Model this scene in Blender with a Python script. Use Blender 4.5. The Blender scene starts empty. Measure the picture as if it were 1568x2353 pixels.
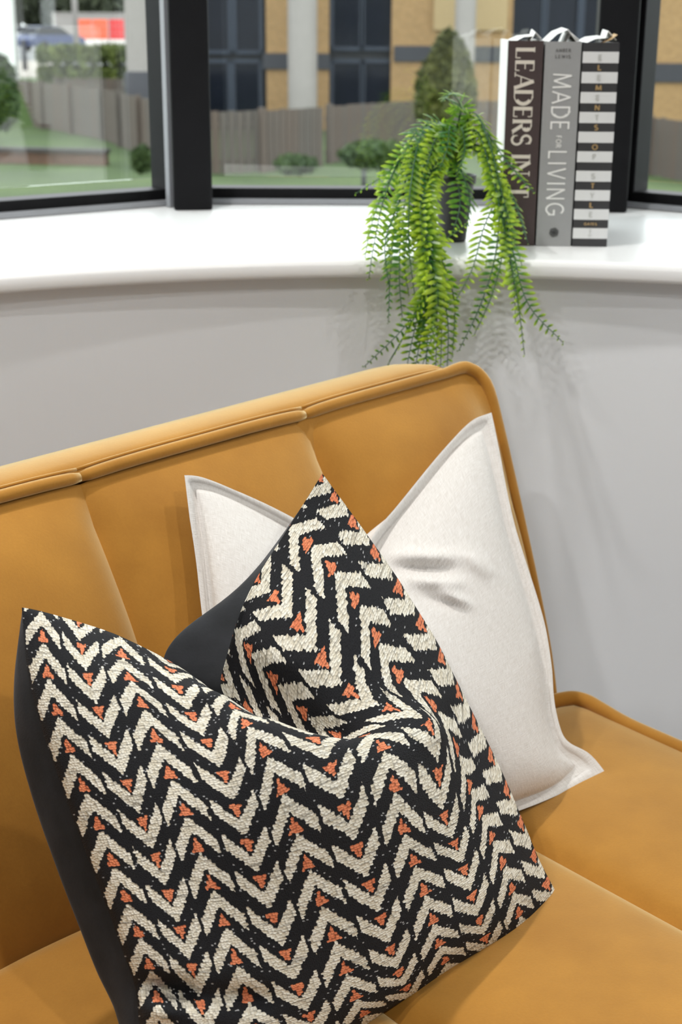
import bpy, bmesh, math, random
import numpy as np
from mathutils import Vector

random.seed(7); RNG = np.random.default_rng(11)
SC = bpy.context.scene
COL = SC.collection

# ------------------------------------------------------------------ camera
W, H, F = 1568.0, 2353.0, 3300.0
PITCH, ROLL, CZ = math.radians(18.7), math.radians(0.3), 1.12
fwd = np.array([0, math.cos(PITCH), -math.sin(PITCH)]); r0 = np.array([1., 0, 0]); u0 = np.cross(r0, fwd)
RGT = math.cos(ROLL) * r0 + math.sin(ROLL) * u0
UPV = -math.sin(ROLL) * r0 + math.cos(ROLL) * u0
EYE = np.array([0, 0, CZ])
cam_data = bpy.data.cameras.new('camera'); cam = bpy.data.objects.new('camera', cam_data); COL.objects.link(cam)
cam_data.sensor_fit = 'VERTICAL'; cam_data.sensor_height = 36; cam_data.lens = F / H * 36
cam_data.clip_start = 0.02; cam_data.clip_end = 400
from mathutils import Matrix
cam.matrix_world = Matrix([[RGT[0], UPV[0], -fwd[0], 0], [RGT[1], UPV[1], -fwd[1], 0], [RGT[2], UPV[2], -fwd[2], CZ], [0, 0, 0, 1]])
cam_data.dof.use_dof = True; cam_data.dof.focus_distance = 1.12; cam_data.dof.aperture_fstop = 11
SC.camera = cam

# ------------------------------------------------------------------ world, exposure
world = bpy.data.worlds.new('overcast_sky'); SC.world = world; world.use_nodes = True
bg = world.node_tree.nodes['Background']; bg.inputs[0].default_value = (0.93, 0.965, 1.0, 1); bg.inputs[1].default_value = 3.8
vs = SC.view_settings; vs.view_transform = 'Standard'; vs.look = 'None'; vs.gamma = 1; vs.use_curve_mapping = False
vs.exposure = 0.0
LAMP_W = 7.5

# ------------------------------------------------------------------ helpers
def ray(x, y): return (x - W / 2) / F * RGT - (y - H / 2) / F * UPV + fwd
def on_z(x, y, z): d = ray(x, y); return EYE + (z - CZ) / d[2] * d
def on_y(x, y, Y): d = ray(x, y); return EYE + Y / d[1] * d
SEAT = .42; SILL = CZ - .275
AZ = math.radians(41.3)
EL = np.array([math.cos(AZ), math.sin(AZ), 0]); ED = np.array([math.sin(AZ), -math.cos(AZ), 0]); EZ = np.array([0, 0, 1.])
C0 = on_z(1282, 1600, SEAT)
def S(l, d, h): return C0 + l * EL + d * ED + h * EZ          # sofa frame: along the back, towards its front, up from the seat

def obj(name, data, mat=None, parent=None):
    o = bpy.data.objects.new(name, data); COL.objects.link(o)
    if mat is not None and data is not None and not data.materials: data.materials.append(mat)
    if parent is not None: o.parent = parent
    return o
def tag(o, label=None, cat=None, group=None, kind=None):
    if label: o['label'] = label
    if cat: o['category'] = cat
    if group: o['group'] = group
    if kind: o['kind'] = kind
    return o
def empty(name, loc, label, cat, group=None):
    o = bpy.data.objects.new(name, None); COL.objects.link(o); o.location = loc; o.empty_display_size = .05
    return tag(o, label, cat, group)
def mesh(name, v, f, smooth=False, uv=None):
    m = bpy.data.meshes.new(name); m.from_pydata([tuple(map(float, p)) for p in v], [], f)
    if uv is not None:
        l = m.uv_layers.new(name='UVMap')
        idx = np.empty(len(m.loops), dtype=np.int32); m.loops.foreach_get('vertex_index', idx)
        l.data.foreach_set('uv', np.asarray(uv, dtype=np.float32)[idx].ravel())
    if smooth: m.polygons.foreach_set('use_smooth', [True] * len(m.polygons))
    m.update(); return m
def rel(parent, pts):
    return np.asarray(pts) - np.array(parent.location)
def grid_faces(n, m, flip=False):
    f = []
    for i in range(n - 1):
        for j in range(m - 1):
            a = i * m + j; q = (a, a + 1, a + m + 1, a + m)
            f.append(q[::-1] if flip else q)
    return f
def box_vf(c, s, ax=None):
    c = np.asarray(c, float); s = np.asarray(s, float) / 2
    ax = np.eye(3) if ax is None else np.asarray(ax)
    v = [c + x * s[0] * ax[0] + y * s[1] * ax[1] + z * s[2] * ax[2] for x in (-1, 1) for y in (-1, 1) for z in (-1, 1)]
    return v, [(0, 1, 3, 2), (4, 6, 7, 5), (0, 4, 5, 1), (2, 3, 7, 6), (0, 2, 6, 4), (1, 5, 7, 3)]
class MB:
    def __init__(s): s.v = []; s.f = []
    def add(s, v, f):
        n = len(s.v); s.v += list(v); s.f += [tuple(i + n for i in q) for q in f]; return s
    def box(s, c, size, ax=None): return s.add(*box_vf(c, size, ax))
    def tube(s, pts, r, n=10, cap=True):
        pts = [np.asarray(p, float) for p in pts]; k = len(pts)
        rr = r if hasattr(r, '__len__') else [r] * k
        ref = None; V = []
        for i, p in enumerate(pts):
            t = pts[min(i + 1, k - 1)] - pts[max(i - 1, 0)]; t = t / (np.linalg.norm(t) + 1e-12)
            if ref is None:
                a = np.array([0, 0, 1.]) if abs(t[2]) < .9 else np.array([1., 0, 0])
                ref = np.cross(t, a)
            ref = ref - t * (ref @ t); ref /= np.linalg.norm(ref); b = np.cross(t, ref)
            for j in range(n):
                a = 2 * math.pi * j / n; V.append(p + rr[i] * (math.cos(a) * ref + math.sin(a) * b))
        Fc = [(i * n + j, i * n + (j + 1) % n, (i + 1) * n + (j + 1) % n, (i + 1) * n + j) for i in range(k - 1) for j in range(n)]
        if cap: Fc += [tuple(range(n))[::-1], tuple((k - 1) * n + j for j in range(n))]
        return s.add(V, Fc)
    def lathe(s, c, prof, n=32):
        c = np.asarray(c, float); V = []
        for r, z in prof:
            for j in range(n):
                a = 2 * math.pi * j / n; V.append(c + np.array([r * math.cos(a), r * math.sin(a), z]))
        k = len(prof)
        Fc = [(i * n + j, i * n + (j + 1) % n, (i + 1) * n + (j + 1) % n, (i + 1) * n + j) for i in range(k - 1) for j in range(n)]
        return s.add(V, Fc)
    def build(s, name, mat, parent=None, smooth=False, bevel=0):
        v = rel(parent, s.v) if parent is not None and parent.type == 'EMPTY' else np.asarray(s.v)
        if parent is not None and parent.type != 'EMPTY' and parent.parent is not None:
            v = np.asarray(s.v) - np.array(parent.parent.location)
        o = obj(name, mesh(name, v, s.f, smooth), mat, parent)
        if bevel:
            b = o.modifiers.new('bevel', 'BEVEL'); b.width = bevel; b.segments = 2; b.limit_method = 'ANGLE'
        return o
def crom(P, n):
    P = [np.asarray(p, float) for p in P]; Q = [2 * P[0] - P[1]] + P + [2 * P[-1] - P[-2]]; out = []
    for i in range(1, len(Q) - 2):
        for k in range(n):
            t = k / n; a, b, c, d = Q[i - 1:i + 3]
            out.append(.5 * ((2 * b) + (c - a) * t + (2 * a - 5 * b + 4 * c - d) * t * t + (3 * b - a - 3 * c + d) * t ** 3))
    return out + [P[-1]]
def tps(X, Y, lam=0.0):
    X = np.asarray(X, float); Y = np.asarray(Y, float); n = len(X)
    def U(r2): return np.where(r2 > 1e-12, r2 * np.log(np.maximum(r2, 1e-12)), 0)
    K = U(((X[:, None] - X[None]) ** 2).sum(-1)) + lam * np.eye(n); P = np.c_[np.ones(n), X]
    A = np.block([[K, P], [P.T, np.zeros((3, 3))]]); w = np.linalg.solve(A, np.r_[Y, np.zeros((3, Y.shape[1]))])
    def f(Q):
        Q = np.asarray(Q, float); return U(((Q[:, None] - X[None]) ** 2).sum(-1)) @ w[:n] + np.c_[np.ones(len(Q)), Q] @ w[n:]
    return f

# ------------------------------------------------------------------ materials
class NT:
    def __init__(s, name):
        s.m = bpy.data.materials.new(name); s.m.use_nodes = True; s.t = s.m.node_tree; s.b = s.t.nodes['Principled BSDF']
    def n(s, typ, **kw):
        x = s.t.nodes.new(typ)
        for k, v in kw.items():
            if k.startswith('i_'): x.inputs[k[2:].replace('_', ' ')].default_value = v
            else: setattr(x, k, v)
        return x
    def l(s, a, b): s.t.links.new(a, b)
    def math(s, op, a, b=None, c=None, clamp=False):
        x = s.t.nodes.new('ShaderNodeMath'); x.operation = op; x.use_clamp = clamp
        for i, q in enumerate((a, b, c)):
            if q is None: continue
            if isinstance(q, (int, float)): x.inputs[i].default_value = q
            else: s.l(q, x.inputs[i])
        return x.outputs[0]
    def mix(s, f, a, b, mode='MIX'):
        x = s.t.nodes.new('ShaderNodeMix'); x.data_type = 'RGBA'; x.blend_type = mode
        for sock, q in ((x.inputs[0], f), (x.inputs[6], a), (x.inputs[7], b)):
            if isinstance(q, (int, float)): sock.default_value = q
            elif isinstance(q, tuple): sock.default_value = (*q, 1)[:4]
            else: s.l(q, sock)
        return x.outputs[2]
    def noise(s, vec, scale, detail=3, rough=.5):
        x = s.n('ShaderNodeTexNoise'); x.inputs['Scale'].default_value = scale; x.inputs['Detail'].default_value = detail
        x.inputs['Roughness'].default_value = rough
        if vec is not None: s.l(vec, x.inputs['Vector'])
        return x.outputs['Fac']
    def ramp(s, f, a, b): 
        x = s.n('ShaderNodeMapRange'); x.inputs[1].default_value = a; x.inputs[2].default_value = b; s.l(f, x.inputs[0]); return x.outputs[0]
    def co(s, kind='Object'): return s.n('ShaderNodeTexCoord').outputs[kind]
    def bump(s, h, strength=.3, dist=.002):
        x = s.n('ShaderNodeBump'); x.inputs['Strength'].default_value = strength; x.inputs['Distance'].default_value = dist
        s.l(h, x.inputs['Height']); s.l(x.outputs[0], s.b.inputs['Normal'])
    def set(s, **kw):
        for k, v in kw.items():
            i = s.b.inputs[k.replace('_', ' ')]
            if isinstance(v, (int, float)): i.default_value = v
            elif isinstance(v, tuple): i.default_value = (*v, 1)[:4]
            else: s.l(v, i)
        return s.m
def plain(name, col, rough=.6, var=.06, scale=20, bump=0, metallic=0, **kw):
    t = NT(name); c = t.co(); f = t.noise(c, scale)
    lo = tuple(max(0, x * (1 - var)) for x in col); hi = tuple(min(1, x * (1 + var)) for x in col)
    t.set(Base_Color=t.mix(f, lo, hi), Roughness=rough, Metallic=metallic, **kw)
    if bump: t.bump(t.noise(c, scale * 6), bump)
    return t.m

def mat_velvet():
    t = NT('mustard_velvet'); c = t.co()
    a = t.noise(c, 7, 4, .6); b = t.noise(c, 420, 2, .6); g = t.noise(c, 35, 3)
    f = t.math('ADD', t.math('MULTIPLY', a, .7), t.math('MULTIPLY', g, .3)); f = t.ramp(f, .3, .7)
    mp = t.n('ShaderNodeMapping'); mp.inputs['Rotation'].default_value = (0, 0, -AZ); mp.inputs['Scale'].default_value = (1.6, 9, 11); t.l(c, mp.inputs['Vector'])
    tone_bands = t.ramp(t.noise(mp.outputs[0], 1.0, 1.5), .35, .65)            # darker bands in the velvet's tone, drawn out along the sofa
    col = t.mix(f, (.325, .138, .014), (.45, .205, .026)); col = t.mix(t.math('MULTIPLY', tone_bands, .35), col, (.28, .112, .011))
    col = t.mix(t.ramp(b, .3, .7), t.mix(.12, col, (.2, .08, .01)), col)
    t.set(Base_Color=col, Roughness=.75, Sheen_Weight=1.0, Sheen_Roughness=.45, Sheen_Tint=(1.0, .85, .50), Specular_IOR_Level=.2)
    t.bump(b, .12, .001); return t.m
def mat_dark_velvet():
    t = NT('charcoal_velvet'); c = t.co(); a = t.noise(c, 18, 4, .6); b = t.noise(c, 500, 2)
    t.set(Base_Color=t.mix(t.ramp(a, .35, .7), (.008, .0085, .0095), (.022, .023, .026)), Roughness=.8, Sheen_Weight=.16, Sheen_Roughness=.4, Sheen_Tint=(.6, .62, .68), Specular_IOR_Level=.2)
    t.bump(b, .15, .001); return t.m
def mat_linen():
    t = NT('off_white_linen'); uv = t.co('UV')
    def wave(sx, sy, sc):
        mp = t.n('ShaderNodeMapping'); mp.inputs['Scale'].default_value = (sx, sy, 1); t.l(uv, mp.inputs['Vector'])
        return t.noise(mp.outputs[0], sc, 2)
    a = wave(1, 14, 45); b = wave(14, 1, 45); w = t.math('ADD', a, b)
    c = t.mix(t.ramp(w, .75, 1.25), (.60, .56, .52), (.74, .71, .68))
    t.set(Base_Color=c, Roughness=.9, Sheen_Weight=.15, Specular_IOR_Level=.15)
    t.bump(w, .35, .0012); return t.m
def mat_chevron():
    t = NT('woven_chevron_fabric'); uv = t.co('UV')
    v1 = t.n('ShaderNodeTexVoronoi'); v1.voronoi_dimensions = '2D'; v1.inputs['Scale'].default_value = 1; v1.inputs['Randomness'].default_value = .62
    mp = t.n('ShaderNodeMapping'); mp.inputs['Scale'].default_value = (150, 200, 1); t.l(uv, mp.inputs['Vector']); t.l(mp.outputs[0], v1.inputs['Vector'])
    sp = t.n('ShaderNodeSeparateXYZ'); t.l(v1.outputs['Position'], sp.inputs[0])
    u, v = sp.outputs[0], sp.outputs[1]
    su = t.n('ShaderNodeSeparateXYZ'); t.l(uv, su.inputs[0])
    p = t.math('ADD', t.math('MULTIPLY', u, .75 * 4.8 / 150), t.math('MULTIPLY', su.outputs[0], .25 * 4.8))
    q = t.math('ADD', t.math('MULTIPLY', v, .75 * 13.5 / 200), t.math('MULTIPLY', su.outputs[1], .25 * 13.5))
    A = 1.62
    tt = t.math('PINGPONG', t.math('SUBTRACT', p, .25), .5)
    f = t.math('MULTIPLY', tt, 2 * A)
    vee = t.math('MULTIPLY', t.math('GREATER_THAN', tt, .25), .34)
    ph = t.math('FRACT', t.math('ADD', t.math('ADD', t.math('SUBTRACT', q, f), vee), 20))
    gap = t.math('GREATER_THAN', t.math('ABSOLUTE', t.math('SUBTRACT', tt, .25)), .022)
    white = t.math('MULTIPLY', t.math('LESS_THAN', ph, .455), gap)
    dx1 = t.math('ABSOLUTE', t.math('SUBTRACT', t.math('FRACT', p), .25))
    r1 = t.math('FRACT', t.math('ADD', q, 20.0))
    o1 = t.math('MULTIPLY', t.math('LESS_THAN', dx1, t.math('MULTIPLY', t.math('SUBTRACT', r1, .58), .18)), t.math('LESS_THAN', r1, .985))
    dx2 = t.math('ABSOLUTE', t.math('SUBTRACT', t.math('FRACT', p), .75))
    r2 = t.math('FRACT', t.math('ADD', t.math('SUBTRACT', q, A - .34), 20.0))
    o2 = t.math('MULTIPLY', t.math('LESS_THAN', dx2, t.math('MULTIPLY', t.math('SUBTRACT', .94, r2), .18)), t.math('GREATER_THAN', r2, .55))
    inv = t.math('SUBTRACT', 1.0, white)
    orange = t.math('MULTIPLY', t.math('MAXIMUM', o1, o2), inv)
    # threads
    vr = t.n('ShaderNodeTexVoronoi'); vr.voronoi_dimensions = '2D'; vr.inputs['Scale'].default_value = 1; vr.inputs['Randomness'].default_value = .7
    mp2 = t.n('ShaderNodeMapping'); mp2.inputs['Scale'].default_value = (250, 400, 1); t.l(uv, mp2.inputs['Vector']); t.l(mp2.outputs[0], vr.inputs['Vector'])
    mp3 = t.n('ShaderNodeMapping'); mp3.inputs['Scale'].default_value = (9, 160, 1); t.l(uv, mp3.inputs['Vector'])
    line = t.noise(mp3.outputs[0], 1.0, 2)
    sepc = t.n('ShaderNodeSeparateColor'); t.l(vr.outputs['Color'], sepc.inputs[0])
    glint = t.math('GREATER_THAN', sepc.outputs[0], .982)
    sepb = t.n('ShaderNodeSeparateColor'); t.l(v1.outputs['Color'], sepb.inputs[0])
    black = t.mix(vr.outputs['Distance'], (.012, .012, .014), (.003, .003, .004))
    black = t.mix(t.math('MULTIPLY', glint, .5), black, (.62, .62, .62))
    cream = t.mix(sepb.outputs[0], (.60, .54, .42), (.80, .76, .66))
    edge = t.ramp(v1.outputs['Distance'], .42, .75)
    cream = t.mix(t.math('MULTIPLY', edge, .6), cream, (.10, .09, .07))
    cream = t.mix(t.math('MULTIPLY', t.ramp(line, .58, .64), .55), cream, (.12, .11, .09))
    org = t.mix(sepb.outputs[1], (.62, .17, .075), (.74, .25, .12))
    org = t.mix(t.math('MULTIPLY', edge, .8), org, (.10, .02, .01))
    col = t.mix(white, black, cream); col = t.mix(orange, col, org)
    t.set(Base_Color=col, Roughness=.85, Specular_IOR_Level=.25)
    bob = t.math('SUBTRACT', 1.0, v1.outputs['Distance']); fine = t.math('MULTIPLY', t.math('SUBTRACT', 1.0, vr.outputs['Distance']), .35)
    raised = t.math('MAXIMUM', white, orange)
    h = t.math('ADD', t.math('MULTIPLY', raised, t.math('ADD', bob, .5)), fine)
    t.bump(h, .6, .0018); return t.m

M = {}
M['velvet'] = mat_velvet(); M['charcoal'] = mat_dark_velvet(); M['linen'] = mat_linen(); M['chevron'] = mat_chevron()
M['wall'] = plain('white_wall_paint', (.84, .86, .89), .55, .02, 3, .03)
M['sill'] = plain('gloss_white_paint', (.86, .86, .86), .28, .01, 5)
M['ceiling'] = plain('ceiling_paint', (.8, .8, .79), .8, .02, 4)
M['black_metal'] = plain('black_powder_coat', (.008, .008, .009), .5, .2, 30, Specular_IOR_Level=.12)
M['grey_trim'] = plain('grey_gasket', (.28, .29, .31), .5, .05, 30)
M['floor'] = plain('grey_carpet', (.20, .19, .18), .45, .2, 6)
M['lamp'] = NT('lamp_diffuser').m
_t = NT('lamp_glow'); _t.set(Base_Color=(1, 1, 1), Emission_Color=(1, .9, .78), Emission_Strength=12.0); M['lamp'] = _t.m
M['paper'] = plain('page_paper', (.80, .78, .73), .8, .08, 60)
M['white_paper'] = plain('white_jacket_paper', (.82, .82, .80), .55, .03, 30)
M['pot'] = plain('black_plastic', (.012, .012, .013), .45, .2, 40)
M['soil'] = plain('dark_compost', (.02, .014, .01), .95, .4, 200, .6)

def mat_glass():
    t = NT('window_glass'); nt = t.t; nt.nodes.remove(t.b)
    out = nt.nodes['Material Output']; tr = t.n('ShaderNodeBsdfTransparent'); gl = t.n('ShaderNodeBsdfGlossy'); gl.inputs['Roughness'].default_value = .0
    tr.inputs[0].default_value = (.96, .985, .97, 1)
    lw = t.n('ShaderNodeLayerWeight'); lw.inputs[0].default_value = .5
    f = t.math('ADD', t.math('MULTIPLY', t.math('POWER', lw.outputs['Facing'], 5.0), .9), .08)
    mx = t.n('ShaderNodeMixShader'); t.l(f, mx.inputs[0]); t.l(tr.outputs[0], mx.inputs[1]); t.l(gl.outputs[0], mx.inputs[2]); t.l(mx.outputs[0], out.inputs[0])
    return t.m
M['glass'] = mat_glass()

# ------------------------------------------------------------------ room shell
ARC_C = np.array([.11, .747]); ARC_R = 1.05; A_MAX = math.radians(35)
def bay_line(off, zl=2.1, n=40):                     # inner edge of the sill: arc, then straight tangents either side
    pts = []
    for i in range(n + 1):
        a = -A_MAX + 2 * A_MAX * i / n
        pts.append(ARC_C + (ARC_R + off) * np.array([math.sin(a), math.cos(a)]))
    tl = np.array([-math.cos(A_MAX), -math.sin(A_MAX)]); tr = np.array([math.cos(A_MAX), -math.sin(A_MAX)])
    return [pts[0] + tl * zl] + pts + [pts[-1] + tr * zl]
XC0, XC1, YW = -.262, .448, 2.40                     # centre window facet
WD = np.array([.788, .616])                          # direction of the side facets (mirrored on the right)
def win_line(off=0):
    t = math.tan(math.radians(19))
    a = np.array([XC0 - off * t, YW + off]); b = np.array([XC1 + off * t, YW + off])
    return [a - WD * 2.45, a, b, b + np.array([WD[0], -WD[1]]) * 2.45]
RX0, RX1, RY0, RZ = -2.235, 2.455, -2.6, 2.55
def strip_poly(name, inner, outer, z0, z1, mat, **kw):
    """solid between two plan polylines (closed loop inner + reversed outer)"""
    loop = [tuple(p) for p in inner] + [tuple(p) for p in reversed(outer)]; n = len(loop)
    bm = bmesh.new(); lo = [bm.verts.new((x, y, z0)) for x, y in loop]; hi = [bm.verts.new((x, y, z1)) for x, y in loop]
    fs = [bm.faces.new(hi), bm.faces.new(lo[::-1])]
    for i in range(n): bm.faces.new((lo[i], lo[(i + 1) % n], hi[(i + 1) % n], hi[i]))
    bmesh.ops.triangulate(bm, faces=fs); bmesh.ops.recalc_face_normals(bm, faces=bm.faces[:])
    m = bpy.data.meshes.new(name); bm.to_mesh(m); bm.free()
    o = obj(name, m, mat); return tag(o, **kw)
wall_in = bay_line(.030); 
strip_poly('wall_bay', wall_in, win_line(.10), 0, SILL - .0235, M['wall'], kind='structure', label='pale grey curved wall below the window sill')
# sill board with a rounded nose
prof = [(.04, -.023), (.004, -.023), (.0012, -.0215), (0, -.018), (0, -.008), (.0015, -.003), (.006, 0), (.012, .0003)]
V = []; bl0 = bay_line(0)
for off, dz in prof:
    V += [np.array([p[0], p[1], SILL + dz]) for p in bay_line(off)]
n = len(bl0); fcs = grid_faces(len(prof), n, True)
base = len(V); wl = win_line(.12)
bl_last = bay_line(.012)
for p in bl_last:                                   # outer edge of the board: follow the window line
    x = p[0] + (p[0] - ARC_C[0]) * .0
    d = np.array([p[0], p[1]]) - ARC_C; d = d / np.linalg.norm(d)
    best = None
    for a, b in zip(wl[:-1], wl[1:]):
        e = b - a; den = d[0] * e[1] - d[1] * e[0]
        if abs(den) < 1e-9: continue
        w_ = a - np.array(p); t = (w_[0] * e[1] - w_[1] * e[0]) / den; s_ = (w_[0] * d[1] - w_[1] * d[0]) / den
        if t > 0 and -.001 <= s_ <= 1.001 and (best is None or t < best): best = t
    q = np.array(p) + d * (best if best else .5); V.append(np.array([q[0], q[1], SILL]))
fcs += [((len(prof) - 1) * n + j, base + j, base + j + 1, (len(prof) - 1) * n + j + 1) for j in range(n - 1)]
o = obj('trim_sill', mesh('trim_sill', V, fcs, True), M['sill']); tag(o, 'glossy white window sill board with rounded nose', kind='structure')

def quad(name, pts, mat, **kw):
    o = obj(name, mesh(name, pts, [tuple(range(len(pts)))]), mat); return tag(o, **kw)
HEAD = 2.30
strip_poly('wall_lintel', win_line(-.06), win_line(.12), HEAD, RZ, M['wall'], kind='structure')
def slab(name, c, s, mat, **kw):
    o = obj(name, mesh(name, *box_vf(c, s)), mat); return tag(o, kind='structure', **kw)
slab('floor', (.1, .4, -.05), (5.6, 6.6, .1), M['floor'])
slab('ceiling', (.1, .2, RZ + .05), (5.0, 5.6, .1), M['ceiling'])
slab('wall_left', (RX0 - .05, (RY0 + .85) / 2, RZ / 2), (.1, .85 - RY0, RZ), M['wall'])
slab('wall_right', (RX1 + .05, (RY0 + .85) / 2, RZ / 2), (.1, .85 - RY0, RZ), M['wall'])
slab('wall_back', (.11, RY0 - .05, RZ / 2), (RX1 - RX0 + .2, .1, RZ), plain('dimmed_wall_paint', (.10, .12, .14), .6, .03, 3))  # unseen rear wall coloured dark so the panes reflect a dim room

# windows: three facets, panes between black posts
def window(num, a, b, label, grey_side=None):
    """one pane between plan points a (left) and b (right)"""
    a = np.array(a); b = np.array(b); e = b - a; L = np.linalg.norm(e); e /= L; nrm = np.array([-e[1], e[0]])
    E3 = np.array([e[0], e[1], 0]); N3 = np.array([nrm[0], nrm[1], 0]); ax = [E3, N3, EZ]
    c0 = np.array([(a[0] + b[0]) / 2, (a[1] + b[1]) / 2, SILL])
    root = bpy.data.objects.new('window_%d' % num, None); COL.objects.link(root); root.location = c0; tag(root, label, kind='structure')
    z0, z1 = .004, HEAD - SILL
    def part(nm, off, size, mat, bev=0):
        c = c0 + off[0] * E3 + off[1] * N3 + off[2] * EZ
        return MB().box(c, size, ax).build(nm, mat, root, bevel=bev)
    part('bottom_rail', (0, 0, .014), (L, .05, .022), M['black_metal'], .002)
    part('grey_strip', (0, -.032, .005), (L, .016, .008), M['grey_trim'])  # low grey strip along the foot of the frame
    part('top_rail', (0, 0, z1 - .02), (L, .05, .04), M['black_metal'], .002)
    for s in (-1, 1):
        part('jamb', (s * (L / 2 - .0225), 0, (z0 + z1) / 2), (.045, .05, z1 - z0), M['black_metal'], .002)
    part('pane', (0, .012, (z1 + .02) / 2), (L - .044, .006, z1 - .06), M['glass'])
    return root
def post(pos, ang, size, label):
    c, s = math.cos(ang), math.sin(ang); ax = [np.array([c, s, 0]), np.array([-s, c, 0]), EZ]
    ctr = np.array([pos[0], pos[1], (SILL + HEAD) / 2 + .0005])
    o = MB().box(ctr, (size[0], size[1], HEAD - SILL), ax).build('trim_post', M['black_metal'], bevel=.003)
    return tag(o, label, kind='structure')
wl0 = win_line(0)
window(1, wl0[1], wl0[2], 'centre bay window pane behind the fern')
for k in range(3):
    a = wl0[1] - WD * .816 * k; window(2 + k, a - WD * .816, a, ('left bay window pane beside the black post', 'second window pane on the left side of the bay', 'outermost window pane on the left side of the bay')[k])
    d = np.array([WD[0], -WD[1]]); b = wl0[2] + d * .816 * k; window(5 + k, b, b + d * .816, ('right bay window pane beside the striped book', 'second window pane on the right side of the bay', 'outermost window pane on the right side of the bay')[k])
post((-.2425, 2.345), math.radians(8), (.060, .13), 'black metal post between left and centre windows')
post((.4235, 2.345), math.radians(-8), (.060, .13), 'black metal post behind the striped book')
for k in (1, 2):
    p = wl0[1] - WD * (.816 * k) ; post(p + np.array([.02, -.03]), math.radians(38), (.06, .12), 'black metal post between left window panes')
    p = wl0[2] + np.array([WD[0], -WD[1]]) * (.816 * k); post(p + np.array([-.02, -.03]), math.radians(-38), (.06, .12), 'black metal post between right window panes')
o = MB().box((*on_y(386, 300, 2.32)[:2], (SILL + HEAD) / 2), (.008, .012, HEAD - SILL - .002), [np.array([.788, .616, 0]), np.array([-.616, .788, 0]), EZ]).build('trim_gasket', M['grey_trim']); tag(o, 'grey sealing strip beside the left black post', kind='structure')

# ceiling downlights
def downlight(x, y, k):
    root = empty('ceiling_downlight', (x, y, RZ), 'recessed ceiling downlight out of view above the room', 'light', 'ceiling downlights')
    MB().lathe((x, y, RZ), [(.062, -.001), (.062, -.008), (.046, -.012), (.044, -.004)]).build('ring', M['sill'], root, True)
    MB().lathe((x, y, RZ), [(.044, -.004), (.0001, -.004)]).build('diffuser', M['lamp'], root)
    L = bpy.data.lights.new('downlight_lamp', 'AREA'); L.shape = 'DISK'; L.size = .085; L.energy = LAMP_W * k; L.color = (1, .98, .955); L.spread = math.radians(150)
    lo = bpy.data.objects.new('downlight_lamp', L); COL.objects.link(lo); lo.location = (0, 0, -.02); lo.parent = root
for x, y, k in ((-.50, 1.40, 1.9), (-.95, .75, 1.0), (1.0, .80, 1.1), (-.75, -.6, 1.9), (.95, -.6, 2.4), (-.55, -1.8, .5), (.95, -1.8, .5)): downlight(x, y, k)
#PART2
# ------------------------------------------------------------------ sofa
sofa = empty('sofa', S(-.6, .25, -SEAT), 'mustard yellow velvet sofa with channelled back and piped edges', 'sofa')
L_END = -1.53; PITCH_L = .255
PH = np.array([-.045, 0, .05, .12, .20, .26, .31, .340]); PD = np.array([.020, .024, .016, -.004, -.036, -.072, -.107, -.130])
def back_d(h): return np.interp(h, PH, PD)
def top_drop(l): return -.030 * min(1, max(0, -l / .6))        # the top edge dips a little away from the end
seams = [-.009] + [-.25 - .257 * k for k in range(5)] + [L_END]
NS, NTt = 25, 40
EC_L = [-.07, -.055, -.040, -.028, -.018, -.011]; EC_H = [.342, .3435, .3435, .341, .336, .326]
SIDE_H = [-.03, .02, .06, .115, .18, .24, .285, .318, .336, .346]; SIDE_D = [.004, -.006, -.017, -.036, -.060, -.081, -.097, -.109, -.118, -.128]
hs = np.linspace(-.045, .345, NTt)
hsd = np.convolve(np.pad(back_d(hs), 3, mode='edge'), np.ones(7) / 7, 'valid')
for k in range(len(seams) - 1):
    l1, l0 = seams[k], seams[k + 1]; pts = []
    for i in range(NS):
        s = i / (NS - 1); l = l0 + (l1 - l0) * s
        x = abs(2 * s - 1); b = (1 - x ** 2.6)                       # channel bulge across
        ew = max(0, (s - .80) / .20) ** 1.8 if k == 0 else 0          # the last panel rounds off into the side piping
        hk = np.interp(l, EC_L, EC_H) / .342 if k == 0 else 1
        for j in range(NTt):
            tt = j / (NTt - 1); h = hs[j] * (hk if hs[j] > 0 else 1) + top_drop(l) * tt
            up = max(0, (tt - .90) / .10); lowr = max(0, (.1 - tt) / .1)
            prof = .017 * b * (1 - up ** 2) * (1 - lowr ** 2)
            d = hsd[j] + prof - (0 if (k == 0 and s > .5) else .012 * (x ** 16) * (1 - up)) - .010 * up ** 2 - .012 * lowr ** 2
            hh = h - .003 * up * (x ** 8)
            if ew: d = d * (1 - ew) + ew * (np.interp(hh, SIDE_H, SIDE_D) - .001)
            pts.append(S(l, d, hh))
    obj('back_panel', mesh('back_panel', rel(sofa, pts), grid_faces(NS, NTt, True), True), M['velvet'], sofa)
# cap over the top of the back, rear face and sides
capd = [(-.138, .352), (-.142, .3565), (-.150, .3595), (-.175, .3600), (-.195, .3560), (-.208, .345), (-.213, .325), (-.19, .10), (-.17, -.12)]
ls = np.linspace(-.026, L_END + .01, 60); pts = []
for l in ls:
    e = max(0, (l + .10) / .074)
    tap = .034 * e ** 2
    for d, h in capd:
        dd = d + (tap * 1.0 if d < -.16 else 0) * (1 if h > .3 else 0)
        pts.append(S(l, dd, h + (top_drop(l) if h > .3 else 0) - (.014 * e ** 3 if h > .3 else 0)))
obj('back_cover', mesh('back_cover', rel(sofa, pts), grid_faces(len(ls), len(capd)), True), M['velvet'], sofa)
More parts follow.
